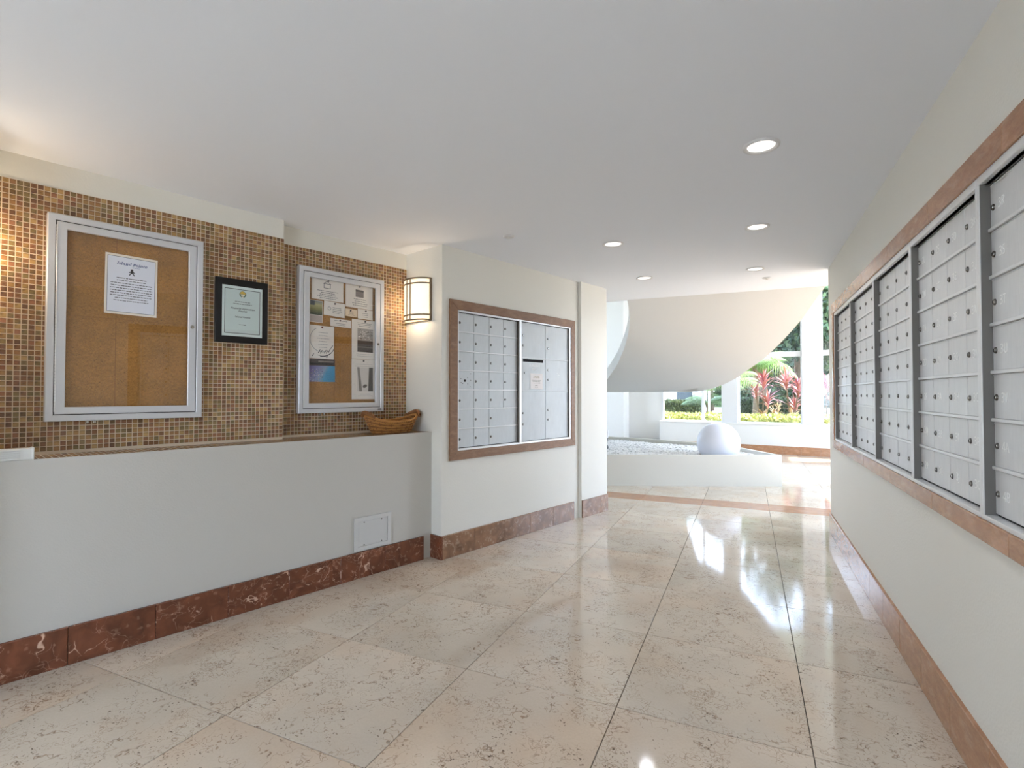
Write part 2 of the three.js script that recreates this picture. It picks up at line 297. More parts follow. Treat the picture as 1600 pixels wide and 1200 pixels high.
// window wall at the far end of the lobby, in its own frame (x along it, z towards the room)
function pane(x0, x1, y0, y1, parent, mat4) { const g = box2(x0, x1, y0, y1, -0.003, 0.003); if (mat4) g.applyMatrix4(mat4); return mesh('pane', g, M.glass, parent); }
{
  const T = S, sill = 0.90 * T, top = 6.2 * T;
  struct('wall_window', [inB(box2(-7.5 * T, -0.11 * T, 0, 6.5 * T, -0.15, 0.0)), inB(box2(-0.11 * T, 9.6 * T, 0, sill, -0.15, 0.02)), inB(box2(-0.11 * T, 9.6 * T, top, 6.5 * T, -0.15, 0.02))], M.plaster);
  struct('wall_window_low', [inB(rbox(9.75 * T, sill - 0.02, 0.16, 0.004, 4.75 * T, (sill - 0.02) / 2, 0.10)), inB(rbox(9.75 * T, 0.02, 0.19, 0.004, 4.75 * T, sill - 0.01, 0.105))], M.plaster);
  for (let i = 0; i < 27; i++) { if (i === 0) var bb = structGroup('baseboard_window'); const w = 0.355; const g = chip(w - 0.002, 0.245 * T, 0.014, 0.002); boxUV(g, [rnd() * 2, rnd()]); inB(g.translate(0.05 + i * w - 1.2, 0.1225 * T, 0.18)); mesh('tile', g, M.tan, bb); }
  const cols = [[1.90, 2.345], [4.16, 4.64], [6.9, 7.38], [9.2, 9.6]];
  cols.forEach(([a, b], i) => struct('column', [inB(box2(a * T, b * T, sill, 6.5 * T, -0.12, 0.13)), inB(box2((a - 0.02) * T, (b + 0.02) * T, sill, sill + 0.02, -0.12, 0.14))], M.column));
  const bays = [[-0.11, 1.90, [1.265]], [2.345, 4.16, []], [4.64, 6.9, []], [7.38, 9.2, []]];
  bays.forEach(([a, b, mull], i) => {
    const w = structGroup('window_' + (i + 1)), f = 0.05 * T;
    const bars = [[a, a + f / T], [b - f / T, b]].map(([p, q]) => inB(box2(p * T, q * T, sill, top, -0.03, 0.03)));
    bars.push(inB(box2(a * T, b * T, sill, sill + 0.03, -0.03, 0.03)), inB(box2(a * T, b * T, top - 0.04, top, -0.03, 0.03)));
    mesh('window_frame', bars, M.white, w);
    mesh('transom', inB(rbox((b - a) * T, 0.155 * T, 0.06, 0.004, (a + b) / 2 * T, 3.03 * T, 0.0)), M.white, w);
    mull.forEach((m) => mesh('mullion', inB(box2((m - 0.042) * T, (m + 0.042) * T, sill, top, -0.03, 0.032)), M.white, w));
    const xs = [a, ...mull, b]; for (let k = 0; k + 1 < xs.length; k++) { pane(xs[k] * T + 0.02, xs[k + 1] * T - 0.02, sill + 0.02, 2.96 * T, w, Bmat); pane(xs[k] * T + 0.02, xs[k + 1] * T - 0.02, 3.10 * T, top - 0.03, w, Bmat); }
  });
  // pier in the corner left of the first window
  struct('wall_corner', [inB(box2(-5 * T, -1.33 * T, 0, 6.5 * T, -0.1, 0.35))], M.plaster);
  // right side of the lobby: glazed
  const X = 8.9 * S, ww = structGroup('window_5');
  struct('wall_lobby_right', [wbox(8.8, 9.1, 0, 0.4, 1.2, 16), wbox(8.8, 9.1, 5.9, 6.5, 1.2, 16), wbox(8.8, 9.1, 0.4, 5.9, 1.2, 5.2), wbox(8.8, 9.1, 0.4, 5.9, 8.9, 9.4), wbox(8.8, 9.1, 0.4, 5.9, 12.4, 12.9), wbox(8.8, 9.1, 0.4, 5.9, 15, 16), wbox(8.8, 9.1, 3.4, 4.0, 1.2, 7.1)], M.plaster);
  for (const [a, b] of [[5.2, 8.9], [9.4, 12.4], [12.9, 15]]) {
    mesh('window_frame', [wbox(8.9, 8.98, 0.4, 5.9, a, a + 0.08), wbox(8.9, 8.98, 0.4, 5.9, b - 0.08, b), wbox(8.9, 8.98, 3.0, 3.14, a, b)], M.white, ww);
    mesh('pane', wbox(8.935, 8.943, 0.4, 5.9, a, b), M.glass, ww);
  }
  // unseen glazed entrance, added to let fill light into the near end
  struct('wall_back', [wbox(-6, -1.375, 0, 3.484, -6.3, -6), wbox(1.675, 4, 0, 3.484, -6.3, -6), wbox(-1.375, 1.675, 3.2, 3.484, -6.3, -6)], M.wall);
  const d = structGroup('door_1');
  for (let k = 1; k < 3; k++) {
    const a = -2.9 + k * 1.525, b = a + 1.525;
    mesh('door_frame', [wbox(a, a + 0.09, 0, 3.2, -6.15, -6.08), wbox(b - 0.09, b, 0, 3.2, -6.15, -6.08), wbox(a, b, 0, 0.16, -6.15, -6.08), wbox(a, b, 3.08, 3.2, -6.15, -6.08)], M.aluLight, d);
    mesh('pane', wbox(a + 0.08, b - 0.08, 0.15, 3.1, -6.12, -6.11), M.glass, d);
  }
}

// ------------------------------------------------------------------ baseboards
function baseRun(name, mat, n, w, h, put, first) {
  const g = structGroup(name), vs = [];
  for (let i = 0; i < 8; i++) vs.push([chip(w - 0.0016, h, 0.016, 0.0025), rnd() * 1.4, rnd() * 0.7]);
  for (let i = 0; i < n; i++) { const [c, u, v] = vs[i % 8], geo = c.clone(); boxUV(geo, [u, v]); const o = mesh('tile', geo, mat, g); put(o, i); }
  return g;
}
const BH = 0.255 * S, BP = 0.355;
baseRun('baseboard_left', M.red, 8, BP, BH, (o, i) => { o.position.copy(Lp(-0.105 - (i + 0.5) * BP + 0.018, HWN, BH / 2)); o.rotation.y = ROT_L; });
{ const g = structGroup('baseboard_corner'); const o = mesh('tile', boxUV(chip(0.136, BH, 0.016, 0.002), [0.3, 0.2]), M.red, g); o.position.copy(Lp(0.0, -0.051, BH / 2)); o.rotation.y = ROT_RET; }
baseRun('baseboard_middle', M.rose, 5, BP, BH, (o, i) => { o.position.copy(Lp(-0.016 + (i + 0.5) * BP + 0.01, 0, BH / 2)); o.rotation.y = ROT_L; });
{ const g = structGroup('baseboard_end'); for (const [a, w] of [[1.868, 0.35], [2.218, 0.147]]) { const o = mesh('tile', boxUV(chip(w - 0.002, BH, 0.016, 0.002), [rnd(), rnd()]), M.rose, g); o.position.copy(Lp(a + w / 2, 0.036, BH / 2)); o.rotation.y = ROT_L; } }
baseRun('baseboard_right', M.tan, 15, BP, BH, (o, i) => { o.position.copy(Rp(5.96 * S - (i + 0.5) * BP, BH / 2)); o.rotation.y = ROT_R; });
// ------------------------------------------------------------------ letter boxes
const font = await new FontLoader().loadAsync('fonts/droid/droid_sans_regular.typeface.json');
const textCache = {};
function text(str, size, depth = 0.0006) {
  const k = str + size; if (textCache[k]) return textCache[k];
  const g = new TextGeometry(str, { font, size, depth, curveSegments: 3, bevelEnabled: false }); const f = flat(g); f.computeBoundingBox(); const b = f.boundingBox;
  f.translate(-(b.min.x + b.max.x) / 2, -(b.min.y + b.max.y) / 2, 0); return textCache[k] = boxUV(f);
}
const lockGeo = merge([cyl(0.0096, 0.0106, 0.003, 20, 0, 0, 0.0015, 'z'), cyl(0.0084, 0.0090, 0.0012, 20, 0, 0, 0.0034, 'z')]);
const plugGeo = merge([cyl(0.0058, 0.0064, 0.002, 16, 0, 0, 0.0048, 'z')]);
const keyGeo = merge([box(0.0026, 0.0105, 0.0012, 0, 0, 0.0058), box(0.0165, 0.0026, 0.0010, 0, -0.0, 0.0039)]);
const doorCache = {};
function doorGeo(w, h) { const k = w.toFixed(4) + h.toFixed(4); return doorCache[k] || (doorCache[k] = merge([chip(w, h, 0.004, 0.0012), box(w - 0.004, 0.003, 0.002, 0, h / 2 - 0.004, 0.0045)].map((g) => boxUV(g, [rnd(), rnd()])))); }
function lockOn(door, x, y) { for (const [n, g, m] of [['lock', lockGeo, M.lockRing], ['lock_plug', plugGeo, M.steel], ['keyhole', keyGeo, M.slot]]) { const o = mesh(n, g, m, door); o.position.set(x, y, 0.004); } }
// cells: [col, row, colspan, rowspan, options]
function letterBoxes(t, o) {
  const { w, h, cols, rows, rec, cells } = o, bezel = o.bezel ?? 0.016, top = o.top ?? 0.028, bot = o.bot ?? 0.016;
  const iw = w - 2 * bezel, ih = h - top - bot, cw = iw / cols.reduce((a, b) => a + b, 0), rh = ih / rows.reduce((a, b) => a + b, 0), y1 = h / 2 - top;
  const cx = [0]; cols.forEach((c) => cx.push(cx.at(-1) + c * cw)); const ry = [0]; rows.forEach((r) => ry.push(ry.at(-1) + r * rh));
  mesh('cabinet', [box(w - 0.006, h - 0.006, 0.05, 0, 0, -rec - 0.032)], M.gap, t);
  mesh('frame', [ring(w, h, [bezel, bezel, bot, top], rec + 0.012, -rec - 0.006), box(iw, 0.006, rec * 0.6, 0, y1 + 0.003, -rec * 0.65)], o.frameMat || M.aluLight, t);
  for (const k of [-1, 1]) mesh('shade_lining', box2(k * (w / 2 - bezel) - 0.0014, k * (w / 2 - bezel) + 0.0014, -h / 2 + bot, y1, -rec - 0.004, 0.003), M.aluDark, t);  // dark strips paint the shade on the side returns of the recess
  for (let r = 1; r < rows.length; r++) { const b = rbox(iw, o.rib ?? 0.0115, 0.012, 0.0025, 0, y1 - ry[r], -rec + 0.002); mesh('rail', b, M.aluLight, t); }
  for (const [c, r, cs = 1, rs = 1, op = {}] of cells) {
    const dw = cx[c + cs] - cx[c] - 0.0036, dh = ry[r + rs] - ry[r] - (o.rib ?? 0.0115) - 0.001;
    const d = mesh(op.name || 'door', doorGeo(dw, dh), op.mat || o.mat || M.alu, t);
    d.position.set(-w / 2 + bezel + (cx[c] + cx[c + cs]) / 2, y1 - (ry[r] + ry[r + rs]) / 2, -rec - 0.004);
    if (op.build) { op.build(d, dw, dh); continue; }
    lockOn(d, -dw / 2 + 0.021, -0.006 + (op.jit ?? 0));
    if (op.num) { const n = mesh('number', text(op.num, 0.030), M.numeral, d); n.position.set(-dw / 2 + 0.078, -0.004, 0.0042); }
  }
}
{
  // right wall: five units of four columns and seven rows
  const uw = 1.1025 * S, uh = (2.822 - 1.252) * S, yc = (2.822 + 1.252) / 2 * S;
  const label = (k) => { const f = 3 + Math.floor(k / 22), q = ((k % 22) + 22) % 22; return f + String.fromCharCode(65 + q); };   // 22 homes to a floor
  const names = ['silver wall unit of numbered letter boxes, farthest from the entrance, beside the lobby opening', 'silver wall unit of small letter boxes, second from the lobby opening', 'silver wall unit of small letter boxes, middle one of the five on the right wall',
    'silver wall unit of letter boxes between the middle unit and the nearest one', 'silver wall unit of letter boxes nearest the viewer, with numbers 3T, 3U, 3V and 4A'];
  for (let u = 0; u < 5; u++) {
    const zc = 5.452 * S - (u + 0.5) * uw;
    const t = thing('letter_box_unit', names[u], 'mailboxes', Rp(zc, yc), ROT_R, 'letter box units on the right wall');
    const cells = [];
    const nc = u === 4 ? 3 : 4;          // the nearest unit has wider doors
    for (let c = 0; c < nc; c++) for (let r = 0; r < 7; r++) { const k = 17 + (u - 4) * 28 + c * 7 + r; cells.push([c, r, 1, 1, { num: u >= 3 ? label(k) : null, jit: rr(-0.002, 0.002) }]); }
    letterBoxes(t, { w: uw, h: uh, cols: Array(nc).fill(1), rows: [1, 1, 1, 1, 1, 1, 1], rec: 0.024, cells, bezel: 0.0155 });
  }
  // stone surround
  const fr = structGroup('trim_1'), z0 = -0.10 - 0.125, z1 = 5.46 + 0.125, st = 0.014;
  const piece = (a, b, y0, y1, m = M.tan) => { const g = chip((b - a) * S - 0.001, (y1 - y0) * S, st, 0.002); boxUV(g, [rnd() * 2, rnd()]); const o = mesh('stone_strip', g, m, fr); o.position.copy(Rp((a + b) / 2 * S, (y0 + y1) / 2 * S)); o.rotation.y = ROT_R; };
  for (let k = 0; k < 6; k++) { const a = z0 + (z1 - z0) * k / 6, b = z0 + (z1 - z0) * (k + 1) / 6; piece(a, b, 2.822, 2.947); piece(a, b, 1.155, 1.252); }
  piece(5.46, 5.56, 1.252, 2.822); piece(z0, -0.10, 1.252, 2.822);
}
{
  // middle wall: one letter unit and one parcel unit side by side in a brown surround
  const y0 = 0.834, y1 = 1.976, h = y1 - y0, yc = (y0 + y1) / 2;
  const lt = thing('letter_box_unit', 'pale letter box unit with one scarred door, inside the brown surround on the middle wall', 'mailboxes', Lp((0.157 + 0.915) / 2, 0.004, yc), ROT_L);
  const cells = [];
  for (let r = 0; r < 7; r++) for (let c = 0; c < 4; c++) {
    if (r >= 5 && c >= 2) { if (c === 2) cells.push([2, r, 2, 1]); continue; }
    if (r === 3 && c === 0) { cells.push([0, 3, 1, 1, { name: 'drilled_door', build: (d, w, hh) => {
      mesh('lock', lockGeo, M.slot, d).position.set(-0.01, -0.004, 0.004);
      for (const [x, y] of [[0.055, 0.055], [0.055, 0.0], [0.05, -0.052], [-0.055, 0.012], [-0.052, -0.02], [0.02, 0.02], [0.022, -0.03], [-0.035, -0.028]]) mesh('hole', cyl(0.0034, 0.0034, 0.002, 10, 0, 0, 0, 'z'), M.slot, d).position.set(x, y, 0.004);
    } }]); continue; }
    cells.push([c, r, 1, 1, { jit: rr(-0.002, 0.002) }]);
  }
  letterBoxes(lt, { w: 0.758, h, cols: [1, 1, 1, 1], rows: [1, 1, 1, 1, 1, 1, 1], rec: 0.012, cells, bezel: 0.016, top: 0.016, bot: 0.018, rib: 0.009, mat: M.aluPale, frameMat: M.aluLight });
  mesh('post', rbox(0.020, h - 0.03, 0.012, 0.002, 0.758 / 2 - 0.012, 0, 0.002), M.postDark, lt);
  const pt = thing('parcel_box_unit', 'pale parcel locker unit with black outgoing slot and a paper note, on the middle wall', 'mailboxes', Lp((0.916 + 1.716) / 2, 0.004, yc), ROT_L);
  const two = (ya, yb) => ({ build: (d, w) => { lockOn(d, -w / 2 + 0.036, ya); lockOn(d, -w / 2 + 0.036, yb); } });
  letterBoxes(pt, { w: 0.80, h, cols: [1.02, 1], rows: [0.332, 0.310, 0.471], rec: 0.012, bezel: 0.028, top: 0.012, bot: 0.018, rib: 0.006, mat: M.aluPale, cells: [
    [0, 0, 1, 1, two(0.04, -0.055)], [1, 0, 1, 1, two(0.035, -0.06)],
    [0, 1, 1, 1, { name: 'outgoing_mail_door', build: (d, w, hh) => {
      mesh('mail_slot', [box(w * 0.80, 0.026, 0.004, 0.0, hh / 2 - 0.022, 0.0035)], M.slot, d); lockOn(d, -w / 2 + 0.062, 0.012);
      const n1 = mesh('lettering', text('OUTGOING', 0.022), M.numeral, d); n1.position.set(0.02, hh / 2 - 0.068, 0.0042); const n2 = mesh('lettering', text('MAIL', 0.022), M.numeral, d); n2.position.set(0.02, hh / 2 - 0.102, 0.0042);
    } }],
    [1, 1, 1, 1, { build: (d, w) => { lockOn(d, -w / 2 + 0.036, 0.05); lockOn(d, -w / 2 + 0.036, -0.045); const n = mesh('number', text('24', 0.03), M.numeral, d); n.position.set(0.02, 0.01, 0.0042); } }],
    [0, 2, 1, 1, two(0.028, -0.075)], [1, 2, 1, 1, two(0.05, -0.045)]] });
  const fr = structGroup('trim_2'), o = [0.073, 1.785, 0.762, 2.053], i = [0.155, 1.716, 0.834, 1.976];
  const trap = (p) => { const s = new THREE.Shape(p.map((q) => new THREE.Vector2(...q))); const g = flat(new THREE.ExtrudeGeometry(s, { depth: 0.016, bevelEnabled: true, bevelThickness: 0.002, bevelSize: 0.002, bevelOffset: -0.002, bevelSegments: 1 })); return boxUV(g.translate(0, 0, 0), [rnd(), rnd()]); };
  for (const p of [[[o[0], o[2]], [i[0], i[2]], [i[0], i[3]], [o[0], o[3]]], [[o[1], o[2]], [o[1], o[3]], [i[1], i[3]], [i[1], i[2]]], [[o[0], o[3]], [i[0], i[3]], [i[1], i[3]], [o[1], o[3]]], [[o[0], o[2]], [o[1], o[2]], [i[1], i[2]], [i[0], i[2]]]]) mesh('surround_strip', inL(trap(p)), M.wood, fr);
}

// ------------------------------------------------------------------ printed paper
function canvasMap(w, h, draw, bg = '#e9e3da') {
  const c = document.createElement('canvas'); c.width = w; c.height = h; const x = c.getContext('2d'); x.fillStyle = bg; x.fillRect(0, 0, w, h); draw(x, w, h);
  const t = new THREE.CanvasTexture(c); t.colorSpace = THREE.SRGBColorSpace; return t;
}
function lines(x, cx, y, n, gap, wmax, hgt, col = '#4a4a4e', centre = true, wmin = 0.6) {    // unreadable small print
  x.fillStyle = col;
  for (let i = 0; i < n; i++) { const W0 = wmax * rr(wmin, 1); let p = centre ? cx - W0 / 2 : cx, e = p + W0; while (p < e) { const w = Math.min(e - p, rr(2.2, 7) * hgt * 0.55); x.fillRect(p, y + i * gap + rr(-0.3, 0.3), w, hgt * rr(0.75, 1)); p += w + hgt * 0.7; } }
}
function sheet(name, label, category, w, h, map, frame, pos, rotZ = 0, curl = 0.004, group, pin) {
  const t = thing(name, label, category, pos, frame, group);
  const g = new THREE.PlaneGeometry(w, h, 8, 8), p = g.attributes.position;
  for (let i = 0; i < p.count; i++) { const u = p.getX(i) / w + 0.5, v = p.getY(i) / h + 0.5; p.setZ(i, curl * (0.25 + Math.pow(1 - v, 2) * 0.7 + 0.35 * Math.abs(u - 0.5) * (1 - v))); }
  g.computeVertexNormals(); g.rotateZ(rotZ);
  mesh('paper', g, std({ map, roughness: 0.8, side: THREE.DoubleSide }), t);
  if (pin) { const q = mesh('push_pin', [cyl(0.0055, 0.0065, 0.004, 12, 0, 0, 0.004, 'z'), cyl(0.003, 0.003, 0.008, 10, 0, 0, 0.009, 'z'), cyl(0.0055, 0.0045, 0.003, 12, 0, 0, 0.014, 'z')], pinMats[pin - 1], t); q.scale.z = 0.5; q.position.set(rr(-0.01, 0.01), h / 2 - 0.012, 0); }
  return t;
}
const pinMats = [std({ color: 0x3a1512, roughness: 0.4 }), std({ color: 0x151517, roughness: 0.4 }), std({ color: 0x7a1f18, roughness: 0.4 })];

// ------------------------------------------------------------------ the two glazed notice boards and the award
function noticeBoard(label, s, n0, hingeLeft) {
  const w = 0.70, h = 1.05, d = 0.05, t = thing('notice_board', label, 'notice board', Lp(s, n0, 1.68), ROT_L, 'glazed notice boards on the mosaic wall');
  mesh('casing', [ring(w, h, 0.032, d, 0, 0, 0, 0.003), box(w - 0.05, h - 0.05, 0.008, 0, 0, 0.006)], M.boardFrame, t);
  mesh('door_gap', ring(w - 0.060, h - 0.060, 0.012, 0.012, d - 0.019), M.gap, t);
  mesh('cork_panel', boxUV(box(w - 0.075, h - 0.075, 0.008, 0, 0, 0.014), [rnd(), rnd()]), M.cork, t);
  mesh('seam', [box(0.003, h - 0.12, 0.0012, -0.064, -0.0, 0.0184), box(w - 0.14, 0.0016, 0.0012, 0, 0.02, 0.0184)], std({ color: 0x8a5c2e, roughness: 0.9 }), t);
  const door = mesh('door', ring(w - 0.072, h - 0.072, [0.040, 0.040, 0.036, 0.036], 0.018, d - 0.0185, 0, 0, 0.0025), M.boardFrame, t);
  mesh('pane', box(w - 0.146, h - 0.138, 0.003, 0, 0, d - 0.012), M.glass, door);
  mesh('lock', [cyl(0.009, 0.010, 0.006, 18, 0, 0, 0.003, 'z'), cyl(0.006, 0.006, 0.003, 14, 0, 0, 0.0072, 'z')], M.steel, door).position.set(w / 2 - 0.056, 0.008, d - 0.0005);
  const kn = []; for (let i = 0; i < 60; i++) kn.push(cyl(0.0036, 0.0036, 0.014, 8, -w / 2 + 0.0375, -h / 2 + 0.055 + i * 0.0158, d - 0.001)); mesh('hinge', kn, M.aluLight, t);
  mesh('latch', [rbox(0.011, 0.016, 0.018, 0.002, -0.18, -h / 2 - 0.007, 0.026), rbox(0.011, 0.016, 0.018, 0.002, -0.15, -h / 2 - 0.007, 0.026)], M.steel, t);
  return t;
}
const SB1 = -1.944, SB2 = -0.6035;
noticeBoard('glazed aluminium notice board holding a single white letter on bare cork', SB1, NB1);
const nb2 = noticeBoard('glazed aluminium notice board crowded with pinned cards and flyers', SB2, NB2);
mesh('maker_plate', rbox(0.035, 0.010, 0.002, 0.001, 0.31, -0.508, 0.051), M.black, nb2);
const cork1 = (x, y, e = 0) => Lp(SB1 + x, NB1 + 0.0195 + e, 1.68 + y), cork2 = (x, y, e = 0) => Lp(SB2 + x, NB2 + 0.0195 + e, 1.68 + y);
sheet('letter', 'white bordered letter with blue script heading, pinned alone on the cork', 'letter', 0.238, 0.328, canvasMap(480, 660, (x, w, h) => {
  x.fillStyle = '#f1e9dc'; x.fillRect(0, 0, w, h); x.fillStyle = '#e9ecf4'; x.fillRect(22, 26, w - 44, h - 52); x.strokeStyle = '#3d4450'; x.lineWidth = 4; x.strokeRect(22, 26, w - 44, h - 52);
  x.fillStyle = '#223a78'; x.font = 'italic bold 42px serif'; x.textAlign = 'center'; x.fillText('Island Pointe', w / 2, 112);
  x.fillStyle = '#5a6a98'; lines(x, w * 0.58, 126, 1, 10, 110, 5, '#6a78a8');
  x.fillStyle = '#1f1f22'; x.beginPath(); x.arc(w / 2, 160, 12, 0, 7); x.fill(); x.fillRect(w / 2 - 14, 170, 28, 26); x.lineWidth = 9; x.strokeStyle = '#1f1f22'; x.beginPath(); x.moveTo(w / 2 - 28, 188); x.lineTo(w / 2 - 8, 178); x.moveTo(w / 2 + 28, 190); x.lineTo(w / 2 + 8, 178); x.moveTo(w / 2 - 6, 194); x.lineTo(w / 2 - 24, 218); x.moveTo(w / 2 + 6, 194); x.lineTo(w / 2 + 24, 218); x.stroke();
  lines(x, w / 2, 254, 2, 27, 330, 9, '#53545c', true, 0.8); lines(x, w / 2, 312, 6, 27, 392, 9, '#53545c', true, 0.95); lines(x, w / 2, 476, 2, 28, 320, 8, '#53545c', true, 0.9);
}), ROT_L, cork1(0.003, 0.211), -0.012, 0.007);
{
  const aw = 0.315, ah = 0.403, t = thing('award_plaque', 'black framed certificate hanging on the mosaic between the notice boards', 'plaque', Lp(-1.361, NB1, 1.817), ROT_L);
  mesh('frame', rbox(aw, ah, 0.024, 0.004, 0, 0, 0.012, 2), M.black, t);
  mesh('certificate', box(0.240, 0.316, 0.0012, 0.0, -0.002, 0.0246), std({ roughness: 0.5, map: canvasMap(480, 632, (x, w, h) => {
    x.fillStyle = '#d9e6e2'; x.fillRect(0, 0, w, h); x.fillStyle = '#cfdcd8'; x.fillRect(30, 38, w - 60, h - 76); x.strokeStyle = '#20302c'; x.lineWidth = 7; x.strokeRect(30, 38, w - 60, h - 76);
    x.fillStyle = '#2d5a3c'; x.beginPath(); x.arc(w / 2, 96, 40, 0, 7); x.fill(); x.fillStyle = '#d8b23c'; x.beginPath(); x.arc(w / 2, 92, 34, 3.14, 6.28); x.fill(); x.fillStyle = '#f4efdc'; x.beginPath(); x.moveTo(w / 2 - 30, 96); x.lineTo(w / 2 + 30, 96); x.lineTo(w / 2, 142); x.fill(); x.fillStyle = '#333'; x.beginPath(); x.arc(w / 2, 118, 7, 0, 7); x.fill();
    lines(x, w / 2, 190, 2, 28, 240, 9, '#4a5552', true, 0.75);
    x.fillStyle = '#16201d'; x.textAlign = 'center'; x.font = 'italic bold 29px sans-serif'; x.fillText('Financial Innovation', w / 2, 290); x.fillText('Finalist', w / 2, 322); x.fillText('Island Pointe', w / 2, 396);
    lines(x, w / 2, 480, 1, 20, 120, 8, '#4a5552');
  }) }), t);
  // box uv is in metres: stretch the print over the sheet instead
  const g = t.children[1].geometry, p = g.attributes.position, uv = g.attributes.uv; for (let i = 0; i < p.count; i++) uv.setXY(i, p.getX(i) / 0.240 + 0.5, (p.getY(i) + 0.002) / 0.316 + 0.5);
  mesh('cover_glass', box(0.244, 0.320, 0.0012, 0, -0.002, 0.0262), M.glass, t);
}
{
  const G = 'papers pinned inside the right notice board';
  const q = (name, label, cat, x0, x1, y0, y1, draw, o = {}) => sheet(name, label, cat, x1 - x0, y1 - y0, canvasMap(Math.round((x1 - x0) * 1400), Math.round((y1 - y0) * 1400), draw, o.bg), ROT_L, cork2((x0 + x1) / 2, (y0 + y1) / 2, o.e || 0), o.rot || 0, o.curl ?? 0.005, G, o.pin);
  q('card', 'white card with a small house drawing, in the upper left of the crowded board', 'card', -0.248, 0.004, 0.304, 0.461, (x, w, h) => { x.strokeStyle = '#555'; x.lineWidth = 5; x.strokeRect(w * .38, h * .22, w * .2, h * .2); x.beginPath(); x.moveTo(w * .36, h * .22); x.lineTo(w * .48, h * .1); x.lineTo(w * .6, h * .22); x.stroke(); lines(x, w / 2, h * .55, 5, h * .085, w * .7, 6); }, { pin: 1, rot: -0.01 });
  q('card', 'white card with a grey square photo, in the upper right of the crowded board', 'card', 0.023, 0.259, 0.278, 0.459, (x, w, h) => { x.fillStyle = '#8b8480'; x.fillRect(w * .36, h * .2, w * .3, h * .32); x.fillStyle = '#5a5552'; x.fillRect(w * .36, h * .2, w * .3, h * .08); lines(x, w * .52, h * .6, 4, h * .09, w * .6, 6); }, { pin: 2, rot: -0.015 });
  q('photo_card', 'photo card of a grey green landscape, under the house drawing card', 'photo', -0.262, -0.162, 0.134, 0.295, (x, w, h) => { const g = x.createLinearGradient(0, 0, 0, h * .65); g.addColorStop(0, '#7f8688'); g.addColorStop(.3, '#b5ad7c'); g.addColorStop(.6, '#8b8a58'); g.addColorStop(1, '#3d4538'); x.fillStyle = g; x.fillRect(4, 4, w - 8, h * .64); x.fillStyle = '#4c555c'; x.fillRect(6, 6, w * .35, h * .2); x.fillStyle = '#b8aca6'; x.fillRect(4, h * .68, w - 8, h * .3); }, { rot: -0.015 });
  q('card', 'white business card with a round emblem and print, tilted on the crowded board', 'card', -0.155, 0.015, 0.192, 0.299, (x, w, h) => { x.strokeStyle = '#444c50'; x.lineWidth = 3; x.beginPath(); x.arc(w * .26, h * .5, h * .11, 0, 7); x.stroke(); lines(x, w * .42, h * .38, 4, h * .12, w * .48, 5, '#50555a', false); }, { pin: 1, rot: -0.05, e: 0.004 });
  q('card', 'small cream card beside the tilted business card', 'card', 0.020, 0.121, 0.206, 0.264, (x, w, h) => lines(x, w / 2, h * .3, 4, h * .16, w * .6, 4, '#8a7a6a'), { bg: '#ecd9bd', pin: 2, rot: -0.02, e: 0.003 });
  q('card', 'small white card under the grey photo card', 'card', 0.125, 0.258, 0.197, 0.274, (x, w, h) => lines(x, w * .5, h * .4, 3, h * .18, w * .4, 4), { pin: 1, rot: -0.02, e: 0.004 });
  q('card', 'narrow white strip card pinned above the bare cork', 'card', -0.102, 0.070, 0.117, 0.177, (x, w, h) => { lines(x, w / 2, h * .2, 1, 9, w * .85, 5); lines(x, w / 2, h * .55, 2, h * .2, w * .6, 4); }, { pin: 1, rot: -0.02, e: 0.002 });
  q('concert_flyer', 'white flyer with a round swirl and black music notes', 'flyer', -0.262, -0.073, -0.129, 0.113, (x, w, h) => {
    x.strokeStyle = '#8c9092'; x.lineWidth = 5; x.beginPath(); x.arc(w * .5, h * .42, w * .48, 1.2, 4.2); x.stroke(); lines(x, w * .55, h * .2, 6, h * .09, w * .5, 5, '#8a8a8c');
    x.strokeStyle = '#15151a'; x.fillStyle = '#15151a'; x.lineWidth = 6; for (const [a, b, s] of [[.12, .92, .05], [.36, .82, .07], [.44, .83, .07], [.6, .82, .07], [.68, .82, .07], [.78, .78, .09], [.9, .64, .05], [.7, .95, .03]]) { x.beginPath(); x.moveTo(a * w, b * h); x.lineTo((a + s) * w, (b - s * 1.3) * h); x.stroke(); x.beginPath(); x.arc(a * w, b * h, 5, 0, 7); x.fill(); } x.beginPath(); x.arc(w * .5, h * .5, w * .55, .35, 1.7); x.stroke(); x.lineWidth = 3; x.beginPath(); x.arc(w * .5, h * .46, w * .58, .35, 1.9); x.stroke();
  }, { pin: 3, rot: -0.01, e: 0.005 });
  q('flyer', 'blue and violet flyer with a dark heading strip, under the music note flyer', 'flyer', -0.262, -0.061, -0.298, -0.130, (x, w, h) => {
    x.fillStyle = '#4a403c'; x.fillRect(0, 0, w, h * .3); x.fillStyle = '#8a8078'; x.fillRect(w * .35, h * .08, w * .6, h * .06); x.fillStyle = '#1d1b1a'; x.fillRect(0, h * .18, w * .9, h * .06);
    const g = x.createLinearGradient(0, h * .3, w, h); g.addColorStop(0, '#70609a'); g.addColorStop(.5, '#8fa0b8'); g.addColorStop(.62, '#4f9cc4'); g.addColorStop(1, '#2f86ac'); x.fillStyle = g; x.fillRect(0, h * .3, w, h * .7);
    for (let i = 0; i < 120; i++) { x.fillStyle = ['#c9a0b8', '#5a4a80', '#d8d4e0', '#4a5a58', '#a8b46a'][Math.floor(rnd() * 5)]; x.fillRect(rnd() * w * .5, h * .4 + rnd() * h * .58, rr(3, 9), rr(2, 6)); } lines(x, w * .76, h * .55, 5, h * .08, w * .3, 4, '#2a6a90');
  }, { rot: 0 });
